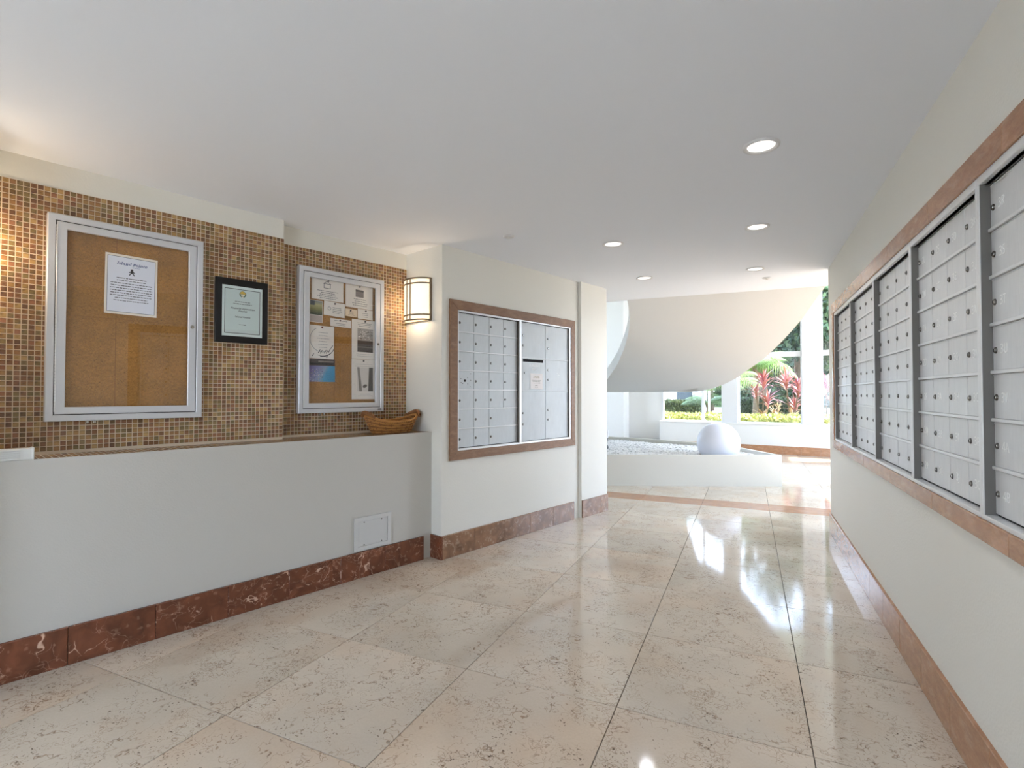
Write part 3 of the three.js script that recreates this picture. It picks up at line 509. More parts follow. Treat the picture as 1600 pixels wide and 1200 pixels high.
  q('notice', 'tall white notice with a dark grey photograph, upper of the two on the right', 'notice', 0.077, 0.300, -0.115, 0.192, (x, w, h) => {
    lines(x, w * .5, h * .08, 3, h * .04, w * .7, 5); x.fillStyle = '#a9a39c'; x.fillRect(w * .22, h * .22, w * .62, h * .6); x.fillStyle = '#4d453f'; x.fillRect(w * .22, h * .53, w * .62, h * .29); x.fillStyle = '#79716a'; x.fillRect(w * .22, h * .68, w * .62, h * .03);
    for (let i = 0; i < 70; i++) { x.fillStyle = rnd() > .5 ? '#efeae4' : '#5f564f'; x.fillRect(w * (.24 + rnd() * .55), h * (.24 + rnd() * .26), rr(4, 22), rr(3, 8)); } lines(x, w * .5, h * .87, 2, h * .05, w * .7, 4, '#999');
  }, { pin: 2, rot: -0.005 });
  q('notice', 'tall white notice with a grey corridor photograph, lower of the two on the right', 'notice', 0.076, 0.295, -0.428, -0.117, (x, w, h) => {
    lines(x, w * .5, h * .12, 2, h * .05, w * .8, 4, '#aaa'); x.fillStyle = '#d8d3cc'; x.fillRect(w * .22, h * .2, w * .64, h * .6); x.fillStyle = '#8b857d'; x.beginPath(); x.moveTo(w * .22, h * .2); x.lineTo(w * .31, h * .2); x.lineTo(w * .42, h * .8); x.lineTo(w * .3, h * .8); x.fill(); x.fillStyle = '#5f5952'; x.beginPath(); x.moveTo(w * .7, h * .2); x.lineTo(w * .86, h * .2); x.lineTo(w * .86, h * .8); x.lineTo(w * .66, h * .8); x.fill(); x.fillStyle = '#6b655d'; x.beginPath(); x.ellipse(w * .53, h * .67, w * .09, h * .04, -.4, 0, 7); x.fill(); lines(x, w * .55, h * .87, 2, h * .04, w * .6, 4, '#aaa');
  }, { pin: 2, rot: 0.0, e: 0.003 });
  sheet('paper_note', 'small printed paper note taped below the black outgoing slot', 'note', 0.185, 0.150, canvasMap(260, 210, (x, w, h) => { x.fillStyle = '#9a9284'; lines(x, w * .5, h * .16, 2, 18, w * .6, 9, '#a99c86'); lines(x, w * .5, h * .42, 3, 18, w * .8, 7, '#9b958f'); lines(x, w * .5, h * .75, 2, 20, w * .3, 8, '#8b8680'); }, '#f0ebe8'), ROT_L, Lp(1.178, -0.0064, 1.412), -0.01, 0.002);
}

// ------------------------------------------------------------------ wall sconces
function halfShell(a, b, h, n = 28, inset = 0) { const P = [], q = (p0, p1, p2, p3) => P.push(...p0, ...p1, ...p2, ...p0, ...p2, ...p3); const pt = (i, y) => { const t = Math.PI * (1 - i / n); return [Math.cos(t) * a, y, Math.sin(t) * b]; };
  for (let i = 0; i < n; i++) { q(pt(i, -h / 2), pt(i + 1, -h / 2), pt(i + 1, h / 2), pt(i, h / 2)); P.push(...[0, -h / 2, 0], ...pt(i + 1, -h / 2), ...pt(i, -h / 2), ...[0, h / 2, 0], ...pt(i, h / 2), ...pt(i + 1, h / 2)); }
  q([a, -h / 2, 0], [-a, -h / 2, 0], [-a, h / 2, 0], [a, h / 2, 0]);
  const g = new THREE.BufferGeometry(); g.setAttribute('position', new THREE.BufferAttribute(new Float32Array(P), 3)); g.computeVertexNormals(); return boxUV(g); }
function arcBar(a, b, y, hh, t) { const sh = new THREE.Shape(); const n = 28; for (let i = 0; i <= n; i++) { const th = Math.PI * i / n; sh[i ? 'lineTo' : 'moveTo'](Math.cos(th) * (a + t), Math.sin(th) * (b + t)); } for (let i = n; i >= 0; i--) { const th = Math.PI * i / n; sh.lineTo(Math.cos(th) * a, Math.sin(th) * b); } const g = flat(new THREE.ExtrudeGeometry(sh, { depth: hh, bevelEnabled: false })); g.rotateX(Math.PI / 2); g.translate(0, y + hh / 2, 0); return boxUV(g); }
const shadeMat = std({ color: 0xfff4e2, emissive: 0xffe6c4, emissiveIntensity: 0.72, roughness: 0.6 });
function sconce(label, pos, rot, power) {
  const t = thing('wall_sconce', label, 'wall lamp', pos, rot, 'wall sconces'), a = 0.148, b = 0.105, h = 0.345;
  mesh('back_plate', [rbox(2 * a + 0.02, h - 0.004, 0.012, 0.002, 0, 0, 0.006)], M.bronze, t);
  const sh = mesh('shade', halfShell(a - 0.004, b - 0.004, h - 0.016).translate(0, 0, 0.012), shadeMat, t);
  mesh('band', [h / 2 - 0.006, h / 2 - 0.046, -h / 2 + 0.046, -h / 2 + 0.006].map((y) => arcBar(a, b, y, 0.012, 0.007).translate(0, 0, 0.006)), M.bronze, t);
  mesh('bar', [-0.021, 0.021].map((x) => box(0.0095, h - 0.01, 0.008, x, 0, 0.006 + b * Math.sqrt(1 - x * x / a / a) + 0.002)).concat([-1, 1].map((k) => box(0.010, h, 0.014, k * (a + 0.002), 0, 0.012))), M.bronze, t);
  const l = new THREE.PointLight(0xffe6c6, power); l.position.set(0, -0.10, 0.06); l.castShadow = true; l.shadow.radius = 2; l.name = 'sconce_light'; t.add(l);
  return t;
}
sconce('half round lit sconce with bronze bars beside the crowded notice board', Lp(-0.001, -0.278, 2.056), ROT_RET, SCONCE * 0.5);
sconce('half round lit sconce at the near end of the mosaic wall', Lp(SLEFT + 0.001, -0.235, 2.056), ROT_RET + Math.PI, SCONCE);

// ------------------------------------------------------------------ ceiling fittings
const lensMat = std({ color: 0xffffff, emissive: 0xfff6ea, emissiveIntensity: 1.6, roughness: 0.5 });
const trimGeo = (() => { const pts = [[0.060, -0.001], [0.064, -0.007], [0.074, -0.010], [0.081, -0.007], [0.083, 0.0]].map((p) => new THREE.Vector2(...p)); return boxUV(flat(new THREE.LatheGeometry(pts, 40))); })();
const lensGeo = (() => { const pts = [[0.0001, -0.0045], [0.03, -0.004], [0.061, -0.002]].map((p) => new THREE.Vector2(...p)); return boxUV(flat(new THREE.LatheGeometry(pts, 32))); })();
const downs = [[2.805, 1.79, 'nearest lit recessed downlight, largest on the ceiling'], [2.807, 3.631, 'second lit downlight in the row along the letter boxes'], [2.811, 5.543, 'last lit downlight in the row along the letter boxes'], [1.365, 3.624, 'nearer lit downlight in the inner row over the hall'], [1.376, 5.471, 'farther lit downlight in the inner row over the hall'],
  [2.805, -0.05, 'lit downlight just behind the viewer by the letter boxes'], [2.805, -1.9, 'lit downlight midway to the entrance along the letter box side'], [2.805, -3.75, 'lit downlight nearest the entrance along the letter box side'], [0.3, -1.9, 'lit downlight midway to the entrance along the notice board side'], [0.3, -3.75, 'lit downlight nearest the entrance along the notice board side']];
for (const [x, z, label] of downs) {
  const t = thing('downlight', label, 'downlight', W(x, 3.484, z), 0, z < 0 ? 'downlights behind the viewer' : 'recessed downlights');
  mesh('trim_ring', trimGeo, M.white, t); mesh('lens', lensGeo, lensMat, t);
  const l = new THREE.SpotLight(0xf2f6ff, DOWNLIGHT, 0, 1.25, 1, 2); l.position.set(0, -0.02, 0); l.target.position.set(0, -1, 0); l.castShadow = true; l.shadow.radius = 3; l.name = 'downlight_beam'; t.add(l, l.target);
}
for (const [x, z, label] of [[0.432, 2.891, 'small white ceiling disc near the middle letter boxes'], [2.967, 6.198, 'small white ceiling disc beside the last downlight']]) {
  const t = thing('ceiling_detector', label, 'detector', W(x, 3.484, z));
  mesh('base', boxUV(flat(new THREE.LatheGeometry([[0.0001, -0.012], [0.030, -0.012], [0.040, -0.008], [0.043, 0]].map((p) => new THREE.Vector2(...p)), 32))), M.white, t);
  mesh('sensor', cyl(0.008, 0.012, 0.004, 16, 0, -0.013, 0), M.plastic, t);
}

// ------------------------------------------------------------------ things on and in the half wall
{
  const t = thing('access_panel', 'small white access panel low on the half wall above the red marble', 'panel', Lp(-0.538, HWN, 0.305), ROT_L);
  mesh('frame', ring(0.302, 0.236, 0.030, 0.010), M.panel, t);
  const d = mesh('door', chip(0.240, 0.174, 0.007, 0.0015), M.panel, t);
  for (const [x, y] of [[-0.075, 0.079], [0.07, 0.079], [-0.075, -0.079], [0.07, -0.079]]) mesh('screw', cyl(0.005, 0.005, 0.003, 12, 0, 0, 0.0075, 'z'), M.aluDark, d).position.set(x, y, 0);
}
{
  const t = thing('ribbed_cover', 'white ribbed plastic box on the ledge at the near end of the half wall', 'box', Lp(-2.488, -0.152, HW + 0.0015), ROT_L);
  mesh('shell', rbox(0.27, 0.052, 0.058, 0.003, 0, 0.026, 0), M.plastic, t);
  for (let i = 0; i < 5; i++) mesh('rib', rbox(0.225, 0.0055, 0.008, 0.001, -0.018, 0.008 + i * 0.0095, 0.032), M.plastic, t);
  mesh('end_cap', rbox(0.010, 0.056, 0.062, 0.003, 0.138, 0.028, 0), M.plastic, t);
}
{
  // wicker basket: stakes, woven rows, twisted rim and two end handles
  const t = thing('wicker_basket', 'oval brown wicker basket with two handles on the ledge below the sconce', 'basket', Lp(-0.262, -0.292, HW + 0.0015), ROT_L);
  const a0 = 0.165, b0 = 0.085, a1 = 0.225, b1 = 0.118, h = 0.090, N = 26;
  const rim = (th) => h + 0.046 * Math.pow(Math.abs(Math.cos(th)), 3);
  const at = (th, k, off = 0) => { const f = Math.pow(k, 0.8), a = a0 + (a1 - a0) * f + off, b = b0 + (b1 - b0) * f + off; return [Math.cos(th) * a, 0.006 + (rim(th) - 0.006) * k, Math.sin(th) * b]; };
  const bs = new THREE.Shape(); for (let i = 0; i <= 48; i++) { const th = i / 48 * Math.PI * 2; bs[i ? 'lineTo' : 'moveTo'](Math.cos(th) * a0, Math.sin(th) * b0); }
  mesh('bottom', boxUV(flat(new THREE.ExtrudeGeometry(bs, { depth: 0.008, bevelEnabled: false })).rotateX(-Math.PI / 2)), M.wickerDark, t);
  const st = []; for (let i = 0; i < N; i++) { const th = i / N * Math.PI * 2, p = []; for (let k = 0; k <= 5; k++) p.push(at(th, k / 5)); st.push(tube(p, 0.0034, 8, 5)); } mesh('stakes', st, M.wickerDark, t);
  const R = 11; for (let r = 0; r < R; r++) { const p = []; for (let i = 0; i < N * 2; i++) { const th = i / (N * 2) * Math.PI * 2; p.push(at(th, (r + 0.6) / R * 0.93, (i % 2 ? 0 : 1) * ((i / 2 + r) % 2 ? 0.0065 : -0.0065))); } mesh('woven_row', tube(p, 0.0048, N * 6, 5, true), r % 3 === 1 ? M.wickerDark : M.wicker, t); }
  const tw = []; for (let s = 0; s < 3; s++) { const p = []; for (let i = 0; i < 150; i++) { const th = i / 150 * Math.PI * 2, q = at(th, 1), w = th * 22 + s * 2.094; p.push([q[0] + Math.cos(w) * 0.006 * Math.cos(th), q[1] + Math.sin(w) * 0.006, q[2] + Math.cos(w) * 0.006 * Math.sin(th)]); } tw.push(tube(p, 0.0052, 300, 5, true)); } mesh('rim', tw, M.wicker, t);
  for (const sgn of [-1, 1]) { const hd = []; for (let s = 0; s < 3; s++) { const p = []; for (let i = 0; i <= 40; i++) { const u = i / 40, z = (u - 0.5) * 0.17, y = rim(0) - 0.004 + 0.030 * Math.sin(Math.PI * u), w = u * 22 + s * 2.094, x = sgn * (a1 - 0.018 + 0.030 * Math.sin(Math.PI * u)); p.push([x + Math.cos(w) * 0.0085, y + Math.sin(w) * 0.0085, z]); } hd.push(tube(p, 0.0075, 80, 6)); } mesh('handle', hd, M.wickerDark, t); }
}

// ------------------------------------------------------------------ planter, globe, garden ornament, stair
const shapeOf = (pts) => new THREE.Shape(pts.map(([x, z]) => new THREE.Vector2(x * S, z * S)));
const planPoly = [[-1.2, 7.54], [3.306, 9.482], [2.93, 10.15], [2.5, 10.85], [2.1, 11.3], [1.66, 11.66], [0.7, 12.05], [-0.36, 12.42], [-1.6, 12.7], [-3.2, 12.6]];
const inner = (() => { const n = planPoly.length, d = 0.085, out = []; for (let i = 0; i < n; i++) { const p = planPoly[(i + n - 1) % n], c = planPoly[i], q = planPoly[(i + 1) % n]; const nrm = (u, v) => { const dx = v[0] - u[0], dz = v[1] - u[1], l = Math.hypot(dx, dz); return [-dz / l, dx / l]; }; const a = nrm(p, c), b = nrm(c, q), m = [a[0] + b[0], a[1] + b[1]], k = d * 2 / (m[0] * m[0] + m[1] * m[1]); out.push([c[0] + m[0] * k, c[1] + m[1] * k]); } return out; })();
const layFlat = (g, y) => { g.rotateX(-Math.PI / 2); g.translate(0, y, 0); return boxUV(flat(g)); };
{
  const t = thing('planter', 'low white walled planter bed of pale pebbles under the stair', 'planter');
  const s = shapeOf(planPoly); s.holes.push(new THREE.Path(inner.map(([x, z]) => new THREE.Vector2(x * S, z * S))));
  mesh('wall', layFlat(new THREE.ExtrudeGeometry(s, { depth: 0.612 * S - 0.004, bevelEnabled: true, bevelThickness: 0.004, bevelSize: 0.004, bevelOffset: -0.004, bevelSegments: 1 }), 0), std({ color: new THREE.Color().setRGB(0.63, 0.615, 0.55), roughness: 0.6 }), t);
  const gx = (2.714 + Math.sin(-0.4283) * 10.95 + Math.cos(-0.4283) * 4.36) * S, gz = (-2.026 + Math.cos(-0.4283) * 10.95 - Math.sin(-0.4283) * 4.36) * S, bedShape = shapeOf(inner);   // a hollow for the globe
  { const hp = []; for (let i = 0; i < 32; i++) hp.push(new THREE.Vector2(gx + 0.325 * Math.cos(i / 32 * 6.2832), gz - 0.325 * Math.sin(i / 32 * 6.2832))); bedShape.holes.push(new THREE.Path(hp)); }
  mesh('bed', [layFlat(new THREE.ExtrudeGeometry(bedShape, { depth: 0.50 * S, bevelEnabled: false }), 0)], std({ color: 0xb9b4aa, roughness: 0.95 }), t);
  const g = flat(new THREE.IcosahedronGeometry(1, 1)), p = g.attributes.position; for (let i = 0; i < p.count; i++) { const k = 1 + 0.25 * (vn(p.getX(i) * 3 + 20, p.getY(i) * 3 + p.getZ(i) * 2 + 40) - 0.5); p.setXYZ(i, p.getX(i) * k, p.getY(i) * k * 0.6, p.getZ(i) * k); } g.computeVertexNormals();
  const inP = (x, z) => { let c = false; for (let i = 0, j = inner.length - 1; i < inner.length; j = i++) { const [xi, zi] = inner[i], [xj, zj] = inner[j]; if ((zi > z) !== (zj > z) && x < (xj - xi) * (z - zi) / (zj - zi) + xi) c = !c; } return c; };
  const list = []; while (list.length < 16000) { const x = rr(-2.2, 3.3), z = rr(7.4, 12.8); if (inP(x, z) && Math.hypot(x * S - gx, z * S - gz) > 0.31) list.push([x, z]); }
  const im = new THREE.InstancedMesh(g, std({ roughness: 0.7 }), list.length), m = new THREE.Matrix4(), c = new THREE.Color(); im.name = 'pebbles'; im.userData.kind = 'stuff'; im.castShadow = im.receiveShadow = true;
  list.forEach(([x, z], i) => { const k = rr(0.010, 0.024), y = 0.50 * S + rr(0, 0.012) + 0.02 * vn(x * 2, z * 2); m.compose(W(x, 0, z).setY(y), new THREE.Quaternion().setFromEuler(new THREE.Euler(rr(-.3, .3), rr(0, 6), rr(-.3, .3))), new THREE.Vector3(k * rr(.8, 1.4), k * .8, k)); im.setMatrixAt(i, m); const v = rnd() < 0.05 ? rr(0.35, 0.55) : rr(0.72, 0.9); im.setColorAt(i, c.setRGB(v, v * 0.985, v * 0.95)); });
  t.add(im);
}
{
  const fx = Math.sin(-0.4283), fz = Math.cos(-0.4283);
  const t = thing('globe', 'large smooth white globe resting in the pebbles of the planter', 'globe', W(2.714 + fx * 10.95 + fz * 4.36, 0.785, -2.026 + fz * 10.95 - fx * 4.36));
  mesh('ball', boxUV(flat(new THREE.SphereGeometry(0.307, 64, 40))), M.globe, t);
  mesh('base_collar', cyl(0.10, 0.12, 0.03, 32, 0, -0.292, 0), M.white, t);
}
{
  const t = thing('garden_ornament', 'small ornament with a dark foot and pale curved top behind the wall end', 'ornament', W(-0.462, 0.505, 10.05));
  mesh('foot', boxUV(flat(new THREE.LatheGeometry([[0.0001, 0], [0.11, 0], [0.115, 0.05], [0.09, 0.09], [0.105, 0.17], [0.10, 0.20], [0.0001, 0.21]].map((p) => new THREE.Vector2(...p)), 28))), std({ color: 0x3a3c3c, roughness: 0.5 }), t);
  mesh('curved_top', tube([[0.09, 0.20, 0], [0.105, 0.28, 0], [0.07, 0.36, 0], [0.0, 0.40, 0], [-0.07, 0.36, 0], [-0.10, 0.28, 0], [-0.09, 0.20, 0]], 0.020, 40, 10), M.white, t);
  mesh('bowl', boxUV(flat(new THREE.LatheGeometry([[0.0001, 0.20], [0.07, 0.20], [0.088, 0.26], [0.075, 0.31], [0.0001, 0.33]].map((p) => new THREE.Vector2(...p)), 28))), M.plastic, t);
}
{
  const R = [[1.681, 1.87, 10.254], [1.956, 1.926, 10.159], [2.224, 2.02, 10.007], [2.483, 2.149, 9.795], [2.728, 2.321, 9.522], [2.958, 2.48, 9.242], [3.12, 2.624, 9.042], [3.32, 2.827, 8.693], [3.54, 3.08, 8.189], [3.687, 3.294, 7.707], [3.811, 3.482, 7.203]];
  const L = [[-1.053, 1.88, 11.644], [-0.796, 2.011, 11.211], [-0.534, 2.149, 10.781], [-0.296, 2.307, 10.34], [-0.053, 2.496, 9.902], [0.14, 2.653, 9.44], [0.315, 2.781, 8.97], [0.451, 2.917, 8.593], [0.571, 3.053, 8.208], [0.71, 3.263, 7.667], [0.784, 3.495, 7.096]];
  const v = (a) => W(...a), cr = new THREE.CatmullRomCurve3(R.map(v)), cl = new THREE.CatmullRomCurve3(L.map(v)), n = 40, k = 10, th = 0.16;
  const grid = []; for (let i = 0; i <= n; i++) { const a = cl.getPoint(i / n), b = cr.getPoint(i / n), row = []; for (let j = 0; j <= k; j++) row.push(a.clone().lerp(b, j / k)); grid.push(row); }
  const P = [], tri = (a, b, c) => P.push(...a.toArray(), ...b.toArray(), ...c.toArray()), quad = (a, b, c, d) => { tri(a, b, c); tri(a, c, d); }, up = (p, h = th) => p.clone().setY(p.y + h);
  for (let i = 0; i < n; i++) for (let j = 0; j < k; j++) quad(grid[i][j], grid[i + 1][j], grid[i + 1][j + 1], grid[i][j + 1]);
  const mk = (arr) => { const g = new THREE.BufferGeometry(); g.setAttribute('position', new THREE.BufferAttribute(new Float32Array(arr), 3)); return g; };
  let sg = mk(P.splice(0)); sg.deleteAttribute('normal');
  // smooth soffit normals from the shared grid
  { const idx = [], pos = []; grid.flat().forEach((p) => pos.push(...p.toArray())); const W1 = k + 1; for (let i = 0; i < n; i++) for (let j = 0; j < k; j++) { const a = i * W1 + j; idx.push(a, a + W1, a + W1 + 1, a, a + W1 + 1, a + 1); } const g = new THREE.BufferGeometry(); g.setAttribute('position', new THREE.BufferAttribute(new Float32Array(pos), 3)); g.setIndex(idx); g.computeVertexNormals(); sg = boxUV(flat(g)); }
  const st = structGroup('staircase');
  mesh('soffit', sg, M.plaster, st);
  for (const [nm, e] of [['stringer', 0], ['stringer', k]]) { for (let i = 0; i < n; i++) { quad(grid[i][e], grid[i + 1][e], up(grid[i + 1][e], 0.20), up(grid[i][e], 0.20)); } const g = mk(P.splice(0)); g.computeVertexNormals(); mesh(nm, boxUV(g), M.plaster, st); }
  // steps on top and a solid balustrade on both sides
  const ns = 10; for (let i = 0; i < ns; i++) { const a = cl.getPoint(i / ns), b = cr.getPoint(i / ns), c = cr.getPoint((i + 1) / ns), d = cl.getPoint((i + 1) / ns), y = Math.max(c.y, d.y) + 0.03, F = (p) => p.clone().setY(y); quad(F(a), F(b), F(c), F(d)); quad(up(a, 0.01), up(b, 0.01), F(b), F(a)); const g = mk(P.splice(0)); g.computeVertexNormals(); mesh('step', boxUV(g), M.plaster, st); }
  for (const [cv, s] of [[cr, -1]]) { const other = cv === cl ? cr : cl; for (let i = 0; i < n; i++) { const a = cv.getPoint(i / n), b = cv.getPoint((i + 1) / n), ia = a.clone().lerp(other.getPoint(i / n), 0.05), ib = b.clone().lerp(other.getPoint((i + 1) / n), 0.05); const A1 = up(a, 0.9), B1 = up(b, 0.9), IA = up(ia, 0.9), IB = up(ib, 0.9); quad(up(a), up(b), B1, A1); quad(up(ia), up(ib), IB, IA); quad(A1, B1, IB, IA); } const g = mk(P.splice(0)); g.computeVertexNormals(); mesh('balustrade', boxUV(g), M.plaster, st); }
  const land = new THREE.Shape([[1.681, 10.254], [-1.053, 11.644], [-1.7, 14.9], [1.0, 14.0]].map(([x, z]) => new THREE.Vector2(x * S, z * S)));
  mesh('landing', layFlat(new THREE.ExtrudeGeometry(land, { depth: th, bevelEnabled: false }), 1.872 * S), M.plaster, st);
}

// ------------------------------------------------------------------ outside
const leafShape = (() => { const g = new THREE.BufferGeometry(); g.setAttribute('position', new THREE.BufferAttribute(new Float32Array([0, 0, 0, 0.5, 0.42, 0.1, 0, 1, 0.02, 0, 0, 0, 0, 1, 0.02, -0.5, 0.42, 0.1]), 3)); g.computeVertexNormals(); return boxUV(g); })();
function leaves(name, parent, n, sample, size, hues, mat) {
  const im = new THREE.InstancedMesh(leafShape, mat, n), m = new THREE.Matrix4(), c = new THREE.Color(), q = new THREE.Quaternion(); im.name = name; im.userData.kind = 'stuff'; im.castShadow = im.receiveShadow = true;
  for (let i = 0; i < n; i++) { const p = sample(), k = size * rr(0.6, 1.3); q.setFromEuler(new THREE.Euler(rr(-1.4, 1.4), rr(0, 6.28), rr(-1.4, 1.4))); m.compose(p, q, new THREE.Vector3(k * 0.7, k, k)); im.setMatrixAt(i, m); c.set(hues[Math.floor(rnd() * hues.length)]).multiplyScalar(rr(0.7, 1.25)); im.setColorAt(i, c); }
  parent.add(im); return im;
}
const leafMat = phys({ roughness: 0.6, side: THREE.DoubleSide, transmission: 0.3, thickness: 0 });
const barkMat = std({ color: 0x6b5a48, roughness: 0.9 });
const GY = 0.75;
struct('ground_garden', [wbox(-40, 9.2, -0.2, GY, 17.0, 29.4)], std({ color: 0x5c6a32, roughness: 0.95 }));
struct('road', [wbox(-60, 80, -0.2, GY - 0.04, 29.4, 44)], std({ color: 0x8f8b84, roughness: 0.9 }));
struct('ground_far', [wbox(-80, 100, -0.2, GY - 0.02, 44, 120)], std({ color: 0x66743c, roughness: 0.95 }));
struct('ground_side', [wbox(-60, -6.1, -0.2, 0.3, 5, 17.0)], std({ color: 0x8a8a66, roughness: 0.95 }));
struct('ground_terrace', [wbox(9.2, 60, -0.2, 0.0, -40, 29.4)], std({ color: 0xc9c0b0, roughness: 0.85 }));
struct('ground_entrance', [wbox(-60, 60, -0.25, -0.03, -60, -6.3)], std({ color: 0xdcd7cd, roughness: 0.85 }));  // unseen ground, kept pale to bounce light in through the added entrance
const ball = (c, r) => { let x, y, z; do { x = rr(-1, 1); y = rr(-1, 1); z = rr(-1, 1); } while (x * x + y * y + z * z > 1); const l = Math.hypot(x, y, z), k = Math.pow(l, -0.45); return new THREE.Vector3(c.x + x * r.x * k, c.y + y * r.y * k, c.z + z * r.z * k); };
function tree(label, x, z, h, r, hues, n = 4200) {
  const base = W(x, GY, z), t = thing('tree', label, 'tree', base, 0, 'trees beyond the lobby windows');
  mesh('trunk', [tube([[0, 0, 0], [rr(-.1, .1), h * 0.25, rr(-.1, .1)], [rr(-.2, .2), h * 0.5, rr(-.2, .2)], [rr(-.3, .3), h * 0.8, rr(-.3, .3)]], 0.13, 16, 8), tube([[0, h * 0.35, 0], [r * 0.4, h * 0.6, 0.1], [r * 0.6, h * 0.8, 0]], 0.06, 10, 6), tube([[0, h * 0.4, 0], [-r * 0.4, h * 0.62, -0.1], [-r * 0.55, h * 0.82, 0]], 0.06, 10, 6)], barkMat, t);
  const cs = []; for (let i = 0; i < 9; i++) cs.push([new THREE.Vector3(rr(-.6, .6) * r, h * rr(0.35, 0.95), rr(-.6, .6) * r), new THREE.Vector3(r * rr(.35, .6), h * rr(.12, .22), r * rr(.35, .6))]);
  leaves('foliage', t, n, () => { const [c, q] = cs[Math.floor(rnd() * cs.length)]; return ball(c, q); }, 0.24, hues, leafMat);
}
const dk = ['#34482f', '#3f5737', '#2b412a', '#4a623d'], md = ['#4a6640', '#5a7548', '#3e5a38', '#6b8450'], bl = ['#48655a', '#577668', '#3c574c'];
for (const [l, x, z, h, r, hu] of [
  ['dark green tree behind the red leaved plants', 3.4, 31, 5.2, 2.2, dk], ['bluish green tree high behind the second window', 5.6, 34, 7.5, 2.6, bl], ['mid green tree beside the bluish one', 7.4, 31, 6.2, 2.3, md], ['dark tree seen through the narrow strip of window by the letter boxes', 9.6, 33, 7.0, 2.6, dk],
  ['light green tree beyond the first window', 0.6, 33, 5.0, 2.2, md], ['dark tree far beyond the road at the middle window', 2.0, 49.5, 8, 3.4, dk], ['tall tree far beyond the road behind the letter box end', 9, 51.5, 10, 4, bl], ['tall tree far beyond the road behind the red leaved plants', 5.5, 53, 9, 3.8, md], ['broad tree far beyond the road, left of the pole', -1.2, 60, 7, 3.2, dk], ['tree at the edge of the terrace', 13, 30, 7, 2.8, md]]) tree(l, x, z, h, r, hu);
function hedge(label, x0, x1, z0, z1, y1, hues, n, size = 0.09) {
  const t = thing('hedge', label, 'hedge', W((x0 + x1) / 2, GY, (z0 + z1) / 2)), w = (x1 - x0) * S, d = (z1 - z0) * S, h = (y1 - GY) * S;
  mesh('branches', rbox(w * 0.94, h * 0.9, d * 0.9, Math.min(0.08, h * 0.3), 0, h * 0.45, 0, 2), std({ color: 0x2c3a22, roughness: 1 }), t);
  leaves('foliage', t, n, () => { const f = rnd(); return f < 0.4 ? new THREE.Vector3(rr(-.5, .5) * w, h * rr(.9, 1.06), rr(-.5, .5) * d) : f < 0.85 ? new THREE.Vector3(rr(-.5, .5) * w, h * rr(0, 1), d * rr(.42, .53)) : new THREE.Vector3(w * (rnd() < .5 ? -1 : 1) * rr(.46, .52), h * rnd(), rr(-.5, .5) * d); }, size, hues, leafMat);
}
hedge('clipped olive hedge seen through the first window', -3.4, 0.35, 26.4, 27.8, 1.40, ['#5a6236', '#6d7440', '#49522e', '#7d8450'], 5200);
hedge('clipped dark hedge behind the red leaved plants', 2.2, 6.0, 27.2, 28.6, 1.52, ['#3d4f30', '#4a6038', '#31422a'], 4600);
hedge('tall dense green hedge beyond the road', -0.6, 26, 45, 47.5, 5.2, ['#3a5236', '#486341', '#2e442c', '#56724a'], 14000, 0.3);
hedge('clipped dark hedge at the window strip by the letter boxes', 6.9, 11, 25, 26.4, 1.5, ['#3d4f30', '#4a6038', '#31422a'], 3000);
{ const t = new THREE.Group(); t.name = numbered('groundcover'); t.userData = { kind: 'stuff', label: 'yellow green ground cover growing below the lobby windows', category: 'plants' }; scene.add(t);
  leaves('foliage', t, 15000, () => { const x = rr(-1.5, 9), z = rr(17.6, 20.2) - 0.18 * (x - 3); return W(x, GY + Math.abs(rr(0, 0.20)) + 0.13 * vn(x * 3, z * 3), z); }, 0.075, ['#b3b45c', '#cbc878', '#9aa552', '#d8cf94', '#8a9448'], leafMat); }
// red cordylines, every blade a part
function blade(L, w, droop) { const n = 7, P = [], at = (i, s) => { const u = i / n, hw = w * Math.sin(Math.PI * Math.min(1, u * 0.9 + 0.1)) * 0.5 * (u >= 1 ? 0 : 1); return [s * hw, L * u * (1 - 0.18 * droop * u), -droop * L * 0.55 * u * u + 0.25 * hw * Math.abs(s)]; };
  for (let i = 0; i < n; i++) for (const s of [-1, 1]) { const a = at(i, 0), b = at(i, s), c = at(i + 1, s), d = at(i + 1, 0); P.push(...a, ...b, ...c, ...a, ...c, ...d); }
  const g = new THREE.BufferGeometry(); g.setAttribute('position', new THREE.BufferAttribute(new Float32Array(P), 3)); g.computeVertexNormals(); return boxUV(g); }
const blades = [[0.50, 0.075, 0.5], [0.58, 0.085, 0.8], [0.44, 0.08, 0.25], [0.62, 0.07, 1.1]].map((p) => blade(...p));
const redLeaf = ['#ad5f70', '#c07f88', '#8a3f52', '#c47f70', '#9c5644', '#d4a598', '#b56a5c'].map((c) => phys({ color: c, roughness: 0.45, side: THREE.DoubleSide, transmission: 0.3, thickness: 0 }));
const tanLeaf = ['#b99a6a', '#a8825a', '#cbb58c'].map((c) => phys({ color: c, roughness: 0.6, side: THREE.DoubleSide, transmission: 0.2, thickness: 0 }));
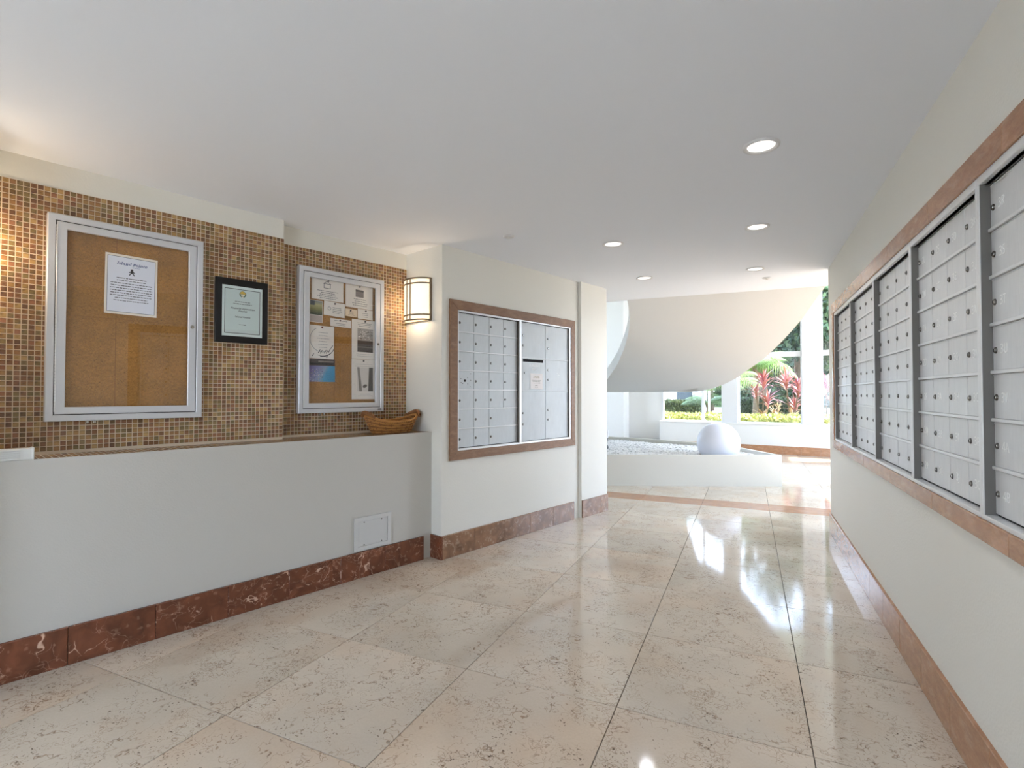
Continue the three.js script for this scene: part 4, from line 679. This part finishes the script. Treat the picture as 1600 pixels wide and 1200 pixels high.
function cordyline(label, x, z, heads, per) {
  const t = thing('cordyline', label, 'plant', W(x, GY, z), 0, 'red leaved plants outside the windows');
  heads.forEach(([hx, hy, hz, k, warm, n]) => {
    mesh('stem', tube([[hx * 0.3 * S, 0, hz * 0.3 * S], [hx * 0.7 * S, (hy - GY) * S * 0.5, hz * 0.7 * S], [hx * S, (hy - GY) * S, hz * S]], 0.022, 10, 6), barkMat, t);
    for (let i = 0; i < n * 1.6; i++) { const mats = warm > 1 ? tanLeaf : redLeaf, o = mesh('leaf', blades[Math.floor(rnd() * 4)], mats[Math.floor(rnd() * mats.length)], t); const tilt = rr(0.05, 1.05), az = i * 2.4 + rr(-.3, .3); o.position.set(hx * S, (hy - GY) * S - 0.035 * (i % 9), hz * S); o.rotation.set(0, az, 0); o.rotateX(-tilt); o.scale.set(k * rr(0.5, 0.75), k * rr(0.6, 0.95), k * rr(0.6, 0.95)); }
  });
}
cordyline('red leaved plant with two tiers, left of the pair in the second window', 3.2, 20.15, [[0.05, 2.35, 0, 1.15, 0, 22], [-0.22, 2.0, 0.1, 0.9, 0, 16], [0.2, 1.62, -0.1, 1.1, 0, 20], [0.05, 0.95, 0.1, 0.9, 2, 18]]);
cordyline('broad red leaved plant, right of the pair in the second window', 4.3, 21.5, [[-0.2, 2.35, 0, 1.2, 0, 22], [0.22, 2.05, 0.1, 1.15, 0, 22], [0.1, 1.35, -0.1, 1.0, 0, 20], [0.0, 0.95, 0.2, 0.8, 2, 14]]);
cordyline('orange red plant at the window strip by the letter boxes', 5.32, 20.05, [[0, 2.15, 0, 1.15, 0, 20], [0.2, 1.7, 0.1, 0.9, 0, 14]]);
cordyline('tall red leaved plant showing above the window transom', 5.25, 24.2, [[0, 3.7, 0, 1.1, 0, 20]]);
cordyline('dry leaved plant between the red pair', 3.70, 22.6, [[0, 1.0, 0, 0.8, 2, 16], [0.15, 1.25, 0.1, 0.7, 2, 12]]);
// palms
const frondMat = phys({ color: 0x86a04a, roughness: 0.5, side: THREE.DoubleSide, transmission: 0.3, thickness: 0 }), frondDark = phys({ color: 0x566f3c, roughness: 0.5, side: THREE.DoubleSide, transmission: 0.25, thickness: 0 });
function frond(L) { const P = [], n = 22; for (let i = 1; i <= n; i++) { const u = i / n, y = L * (0.75 * u - 0.62 * u * u), z = L * u * (1 - 0.2 * u), w = 0.32 * L * Math.sin(Math.PI * Math.min(1, 0.15 + u * 0.85)) + 0.03; for (const s of [-1, 1]) P.push(0, y, z - 0.02, 0, y, z + 0.02, s * w * 0.8, y - w * 0.55, z + w * 0.5); P.push(-0.008, y, z - L / n, 0.008, y, z - L / n, 0, y, z); } const g = new THREE.BufferGeometry(); g.setAttribute('position', new THREE.BufferAttribute(new Float32Array(P), 3)); g.computeVertexNormals(); return boxUV(g); }
const fronds = [frond(1.5), frond(1.2), frond(1.75)];
function palm(label, x, z, h, n, m, k = 1) { const t = thing('palm', label, 'palm', W(x, GY, z), 0, 'palms outside the windows'); mesh('trunk', tube([[0, 0, 0], [0.05, h * 0.5, 0], [0, h, 0]], 0.09, 12, 8), barkMat, t); for (let i = 0; i < n; i++) { const o = mesh('frond', fronds[i % 3], m, t); o.position.set(0, h, 0); o.rotation.y = i * 2.4; o.rotateX(rr(-0.5, 0.55)); o.scale.setScalar(k); } }
palm('grey green palm beside the hedge in the first window', 0.9, 25.0, 0.45, 16, frondDark, 0.62);
palm('bright palm with drooping fronds between the red plants', 3.0, 25.6, 1.75, 20, frondMat);
palm('palm beside the column in the first window', 1.95, 22.2, 1.05, 16, frondMat, 0.7);
{ const t = thing('white_post', 'thin white post standing in the garden outside the first window', 'post', W(1.2, GY, 21.47)); mesh('post', cyl(0.028, 0.03, 0.82, 14, 0, 0.41, 0), M.white, t); mesh('cap', cyl(0.02, 0.036, 0.03, 14, 0, 0.835, 0), M.white, t); }
{ const t = thing('low_building', 'pale low building across the road beyond the first window', 'building', W(-5.4, GY, 47)); mesh('wall', box(7, 1.15, 3, 0, 0.575, 0), M.plaster, t); mesh('roof', rbox(7.6, 0.16, 3.6, 0.03, 0, 1.23, 0), std({ color: 0x8b8d8c, roughness: 0.8 }), t); for (const x of [-2.2, 0, 2.2]) mesh('window', rbox(0.9, 0.6, 0.05, 0.01, x, 0.62, 1.51), std({ color: 0x3a444a, roughness: 0.2 }), t); }
renderer.render(scene, camera);
